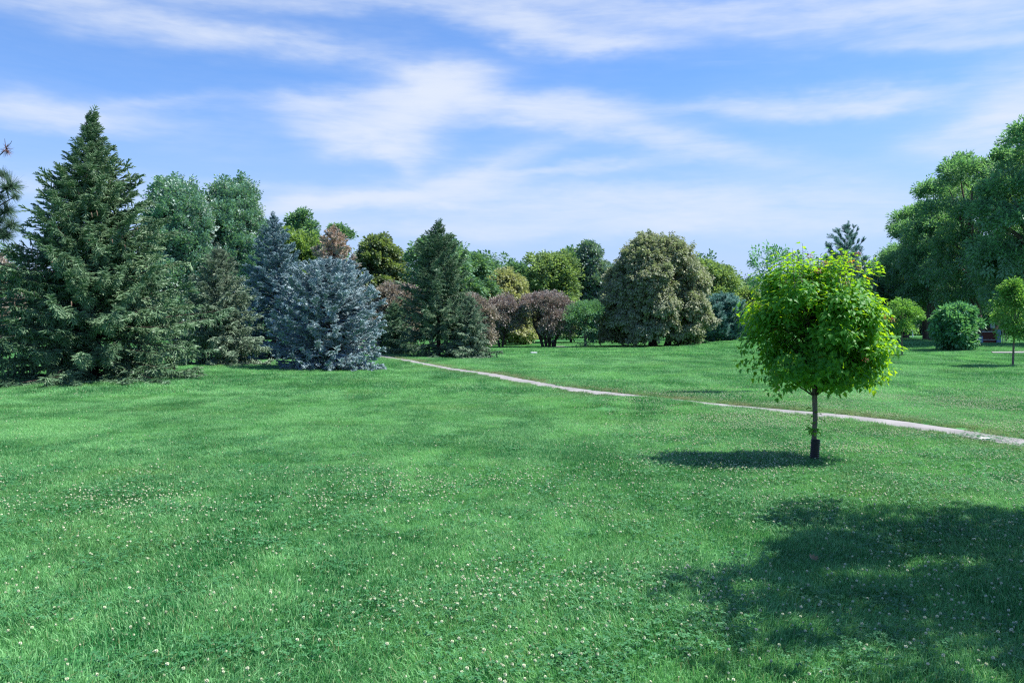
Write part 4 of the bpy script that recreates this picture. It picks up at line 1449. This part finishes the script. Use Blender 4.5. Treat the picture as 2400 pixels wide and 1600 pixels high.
# red winged seed clusters
M_SEED = leaf_mat('red_seed_wings', (0.22, 0.06, 0.05), (0.36, 0.15, 0.09), trans=0.4, tcol=(1.2, .9, .7))
mb = MB()
r2 = np.random.RandomState(5)
for i in range(18):
    an = r2.rand() * 6.28
    c = Vector((r2.normal(0, .02), r2.normal(0, .02), -0.06 * r2.rand()))
    d_v = Vector((math.cos(an), math.sin(an), -0.9)).normalized()
    s_v = d_v.cross(Vector((0, 0, 1))).normalized()
    mb.add([c, c + d_v * .012 + s_v * .004, c + d_v * .03 + s_v * .008, c + d_v * .034, c + d_v * .02 - s_v * .004], [(0, 1, 2, 3, 4)], r2.rand())
seed_me = mb.mesh('seed_cluster', M_SEED)
for px_, py_ in ((2005, 833), (1998, 590), (1995, 622), (1887, 595), (1918, 612), (1900, 630), (1975, 612), (2062, 742), (1965, 660)):
    o = obj('seed_cluster', seed_me, maple)
    z_ = Zat(py_, MY - .5) - float(ground(MX, MY))
    o.location = (X(px_, MY - .5) - MX, -0.5 - 0.35 * math.sqrt(max(0, 1 - ((z_ - 1.98) / 1.1) ** 2)), z_)

# ------------------------------------------------------------------ the pine at the left edge
PD = 13.0
pine = thing('pine', 'long-needled pine reaching in at the left edge, one reddish dead twig on top', 'tree', X(-150, PD), PD, group='conifers')
PX0 = X(-150, PD)
PZ0 = float(ground(PX0, PD))
mb = MB()
mb.tube([(0, 0, -.1), (0, 0, .2), (0.02, 0, 2), (0.05, 0, 3.6), (0.12, 0, 5.2)], [.13, .10, .08, .05, .012], 9)
mb.obj('trunk', M_BARK_DARK, pine, smooth=True)


def tuft(seed, mat, n=240, L=0.14):
    r2 = np.random.RandomState(seed)
    m2 = MB()
    m2.tube([(-.12, 0, 0), (0.03, 0, 0)], [.008, .006], 5, True, 0)
    for i in range(n):
        v = Vector(r2.normal(0, 1, 3))
        v.x = abs(v.x) * 0.9 + 0.15 if i % 4 else -abs(v.x) * .3
        v.normalize()
        o_ = Vector((-0.09 * r2.rand() + .02, 0, 0))
        s = v.orthogonal().normalized() * 0.0036
        l_ = L * (.75 + .45 * r2.rand())
        m2.add([o_ - s, o_ + s, o_ + v * l_ + s * .3, o_ + v * l_ - s * .3], [(0, 1, 2, 3)], r2.rand())
    return m2.mesh('needle_tuft', mat)


M_DEADNEEDLE = leaf_mat('dead_needles', (0.12, 0.06, 0.055), (0.26, 0.14, 0.12), trans=.2, tcol=(1.1, .9, .8))
tuft_me = [tuft(s, M_PINE) for s in (1, 2, 3)]
dead_me = tuft(4, M_DEADNEEDLE, 70, .11)
r_ = np.random.RandomState(33)


def pine_branch(tip_l, z_from, tufts=True):
    a = Vector((0.03, 0, z_from))
    b = Vector(tip_l)
    mid = a.lerp(b, .55) + Vector((0, 0, -0.10))
    m2 = MB()
    m2.tube([a, mid, b], [.022, .014, .007], 6, False)
    m2.obj('branch', M_BARK_DARK, pine, smooth=True)
    return (b - mid).normalized()


def add_tuft(p, dirv, me=None, s=1.0):
    o = obj('needle_tuft', me or tuft_me[r_.randint(3)], pine)
    o.location = p
    o.rotation_euler = Vector(dirv).to_track_quat('X', 'Z').to_euler()
    o.scale = (s, s, s)


for px_, py_, s_, zoff in ((26, 436, 1.5, .5), (48, 463, .65, .45), (12, 492, 1.25, .4), (32, 526, 1.1, .35), (2, 462, 1.1, .4), (10, 408, .8, .3), (0, 545, 1.2, .3), (22, 552, 1.1, .3), (3, 515, 1.2, .3)):
    p = Vector((X(px_, PD) - PX0, r_.normal(0, .08), Zat(py_, PD) - PZ0))
    dv = pine_branch(p, p.z - zoff)
    add_tuft(p, dv + Vector((.2, 0, .3)), None, s_)
p = Vector((X(14, PD) - PX0, 0, Zat(350, PD) - PZ0))
dv = pine_branch(p, p.z - .75)
add_tuft(p + Vector((.02, 0, -.03)), Vector((.3, 0, -1)), dead_me, 0.9)
m2 = MB()
m2.tube([p, p + Vector((-.02, 0, .16))], [.006, .003], 5, False)
m2.tube([p + Vector((0, 0, .02)), p + Vector((.07, 0, .09)), p + Vector((.09, 0, .13))], [.005, .004, .003], 5, False)
m2.obj('branch', M_BARK_DARK, pine)
for i in range(46):
    z_ = 0.9 + 4.0 * (i / 46)
    an = math.pi * (0.55 + 0.9 * r_.rand())
    L_ = 1.15 * (1 - (z_ - .9) / 5.0) + .25
    p = Vector((L_ * math.cos(an), L_ * math.sin(an), z_ + .25 * r_.rand()))
    dv = pine_branch(p, z_ - .2)
    add_tuft(p, dv, None, 1.1)
    add_tuft(p * 0.8 + Vector((0, 0, p.z * .2 - .04)), dv + Vector((0, .4, .5)), None, .9)

# ------------------------------------------------------------------ small things in the park
M_BLUEPOST = solid('blue_grey_paint', (0.22, 0.31, 0.48), (0.27, 0.37, 0.55), 6, 0.6)
M_REDPANEL = solid('red_brown_panel', (0.10, 0.030, 0.026), (0.15, 0.045, 0.036), 6, 0.7)
M_WHITEPAINT = solid('white_paint', (0.62, 0.64, 0.68), (0.74, 0.75, 0.78), 6, 0.6)
M_GREYMETAL = solid('grey_metal', (0.30, 0.34, 0.40), (0.40, 0.44, 0.50), 8, 0.45, metal=0.3)
M_DARKMETAL = solid('dark_metal', (0.05, 0.055, 0.07), (0.09, 0.095, 0.11), 8, 0.5)
M_ORANGE = solid('orange_plastic', (0.55, 0.10, 0.04), (0.65, 0.14, 0.06), 8, 0.5)
M_STONE = solid('pale_stone', (0.62, 0.64, 0.64), (0.78, 0.79, 0.78), 8, 0.8)
M_WOOD = solid('pale_wood', (0.36, 0.31, 0.27), (0.46, 0.41, 0.36), 10, 0.8, stretch=(1, 1, .2))

SD = 63.0
s_m = SD / FPX
sx0 = X(2318, SD)
sg = thing('park_sign', 'low red-brown sign panel between blue-grey posts right of the leafy bush', 'sign', sx0, SD)
w_ = 41 * s_m
mb = MB()
mb.box((0.0, 0, 0.46), (w_ - .28, 0.07, 0.80))
mb.obj('panel', M_REDPANEL, sg, bevel=.008)
for sx_, hh, dep in ((w_ / 2 + .02, 1.05, .30), (-w_ / 2 - .02, 0.55, .30)):
    mb = MB()
    mb.box((sx_, 0, hh / 2 - .05), (.30, dep, hh + .1))
    mb.obj('post', M_BLUEPOST, sg, bevel=.012)
mb = MB()
mb.box((0.0, 0, 0.89), (w_ - .30, 0.12, 0.055))
mb.obj('cap_rail', M_WHITEPAINT, sg, bevel=.006)
mb = MB()
mb.box((0.0, -.045, 0.30), (w_ - .34, 0.02, 0.035))
mb.obj('trim_strip', M_WHITEPAINT, sg)
mb = MB()
mb.box((w_ / 2 - .32, 0.0, 1.03), (.16, .10, .22))
mb.obj('cap_block', M_REDPANEL, sg, bevel=.006)

bx_ = thing('utility_box', 'narrow grey box on a post standing above the red-brown sign', 'utility box', X(2326, 66), 66.0)
mb = MB()
mb.tube([(0, 0, -.05), (0, 0, 1.2)], .05, 8)
mb.obj('post', M_GREYMETAL, bx_)
for sx_ in (-.075, .085):
    mb = MB()
    mb.box((sx_, 0, 1.42), (.135, .16, .56))
    mb.obj('panel', M_GREYMETAL, bx_, bevel=.01)
mb = MB()
mb.box((0.005, -.095, 1.38), (.02, .02, .62))
mb.obj('rail', M_WHITEPAINT, bx_)

for i, (px_, nm) in enumerate(((2350, 'leftmost pale stake right of the red-brown sign'), (2356, 'middle pale stake of three beside the red-brown sign'), (2360, 'rightmost pale stake of three right of the red-brown sign'))):
    dd_ = 66.0 + i * .8
    t_ = thing('garden_stake', nm, 'stake', X(px_, dd_), dd_, group='pale stakes by the sign')
    mb = MB()
    mb.tube([(0, 0, -.1), (0.01, 0, .5), (0.0, 0, 1.05)], [.032, .03, .028], 7)
    mb.obj('shaft', M_WOOD, t_)
    mb = MB()
    mb.lathe([(.035, 1.04), (.03, 1.075), (.002, 1.09)], 7)
    mb.obj('cap', M_WHITEPAINT, t_)

t_ = thing('marker_post', 'thin white post between the trunks of the right-hand trees', 'post', X(2139, 100), 100.0)
mb = MB()
mb.tube([(0, 0, -.1), (0, 0, 1.35)], .07, 8)
mb.obj('shaft', M_WHITEPAINT, t_)
mb = MB()
mb.lathe([(.085, 1.33), (.08, 1.40), (.01, 1.45)], 8)
mb.obj('cap', M_WHITEPAINT, t_)

t_ = thing('traffic_cone', 'small orange cone beside the far road left of the leafy bush', 'traffic cone', X(2196, 96), 96.0)
mb = MB()
mb.lathe([(.22, .05), (.06, .68), (.045, .70), (.002, .70)], 14)
mb.obj('body', M_ORANGE, t_, smooth=True)
mb = MB()
mb.box((0, 0, .025), (.50, .50, .05))
mb.obj('foot', M_ORANGE, t_, bevel=.01)
mb = MB()
mb.lathe([(.155, .27), (.115, .44)], 14)
mb.obj('band', M_WHITEPAINT, t_)

t_ = thing('trash_can', 'small grey trash can beside the trunks of the widest purple tree', 'trash can', X(1298, 87), 87.0)
mb = MB()
mb.lathe([(.01, .0), (.22, .0), (.26, .55), (.27, .57), (.24, .57)], 14)
mb.obj('bin', M_DARKMETAL, t_, smooth=True)
mb = MB()
mb.lathe([(.28, .58), (.27, .66), (.14, .76), (.01, .78)], 14)
mb.obj('lid', M_GREYMETAL, t_, smooth=True)

x_, y_ = spot(1251, 829)
t_ = thing('marker_stone', 'flat pale stone lying in the lawn before the purple trees', 'stone', x_, y_)
mb = MB()
mb.box((0, 0, .05), (.50, .32, .14), .2)
mb.obj('slab', M_STONE, t_, bevel=.02)
mb = MB()
mb.box((.02, 0, .125), (.36, .2, .02), .2)
mb.obj('plaque', M_WHITEPAINT, t_, bevel=.004)

# a curled dry leaf in the near shadow
M_DRYLEAF = leaf_mat('dry_leaf', (0.16, 0.13, 0.06), (0.27, 0.22, 0.11), trans=.2, tcol=(1, .9, .7))
x_, y_ = spot(1905, 1330)
mb = MB()
for a0 in range(5):
    an = -1.2 + a0 * .6
    d_v = Vector((math.cos(an), math.sin(an), 0))
    s_v = Vector((-d_v.y, d_v.x, 0))
    L_ = .085 if a0 in (1, 2, 3) else .06
    mb.add([Vector((0, 0, .0)), d_v * L_ * .5 + s_v * .022 + Vector((0, 0, .018)), d_v * L_ + Vector((0, 0, .035)), d_v * L_ * .5 - s_v * .022 + Vector((0, 0, .012))],
           [(0, 1, 2), (0, 2, 3)], .2 + .15 * a0)
mb.tube([(0, 0, 0), (-.05, .01, .01)], .0018, 4, True, .3)
o = mb.obj('dry_leaf', M_DRYLEAF, label='curled brown dry leaf lying in the near tree shadow', cat='leaf')
o.location = (x_, y_, float(ground(x_, y_)) + .06)
o.rotation_euler = (.3, -.2, 1.2)
o.scale = (.7, .7, .7)

x_, y_ = spot(2310, 1041)
mb = MB()
r_ = np.random.RandomState(4)
k_ = 5
pts_ = [[Vector(((i / (k_ - 1) - .5) * .16, (j / (k_ - 1) - .5) * .11, .02 + .035 * r_.rand())) for i in range(k_)] for j in range(k_)]
vs_ = [v for row in pts_ for v in row]
fs_ = [(j * k_ + i, j * k_ + i + 1, (j + 1) * k_ + i + 1, (j + 1) * k_ + i) for j in range(k_ - 1) for i in range(k_ - 1)]
mb.add(vs_, fs_, .5)
M_PAPER = solid('paper', (0.75, 0.76, 0.78), (0.82, 0.83, 0.85), 20, .8)
o = mb.obj('paper_scrap', M_PAPER, label='crumpled white paper scrap in the grass by the right end of the path', cat='litter')
o.location = (x_, y_, float(ground(x_, y_)) + .05)
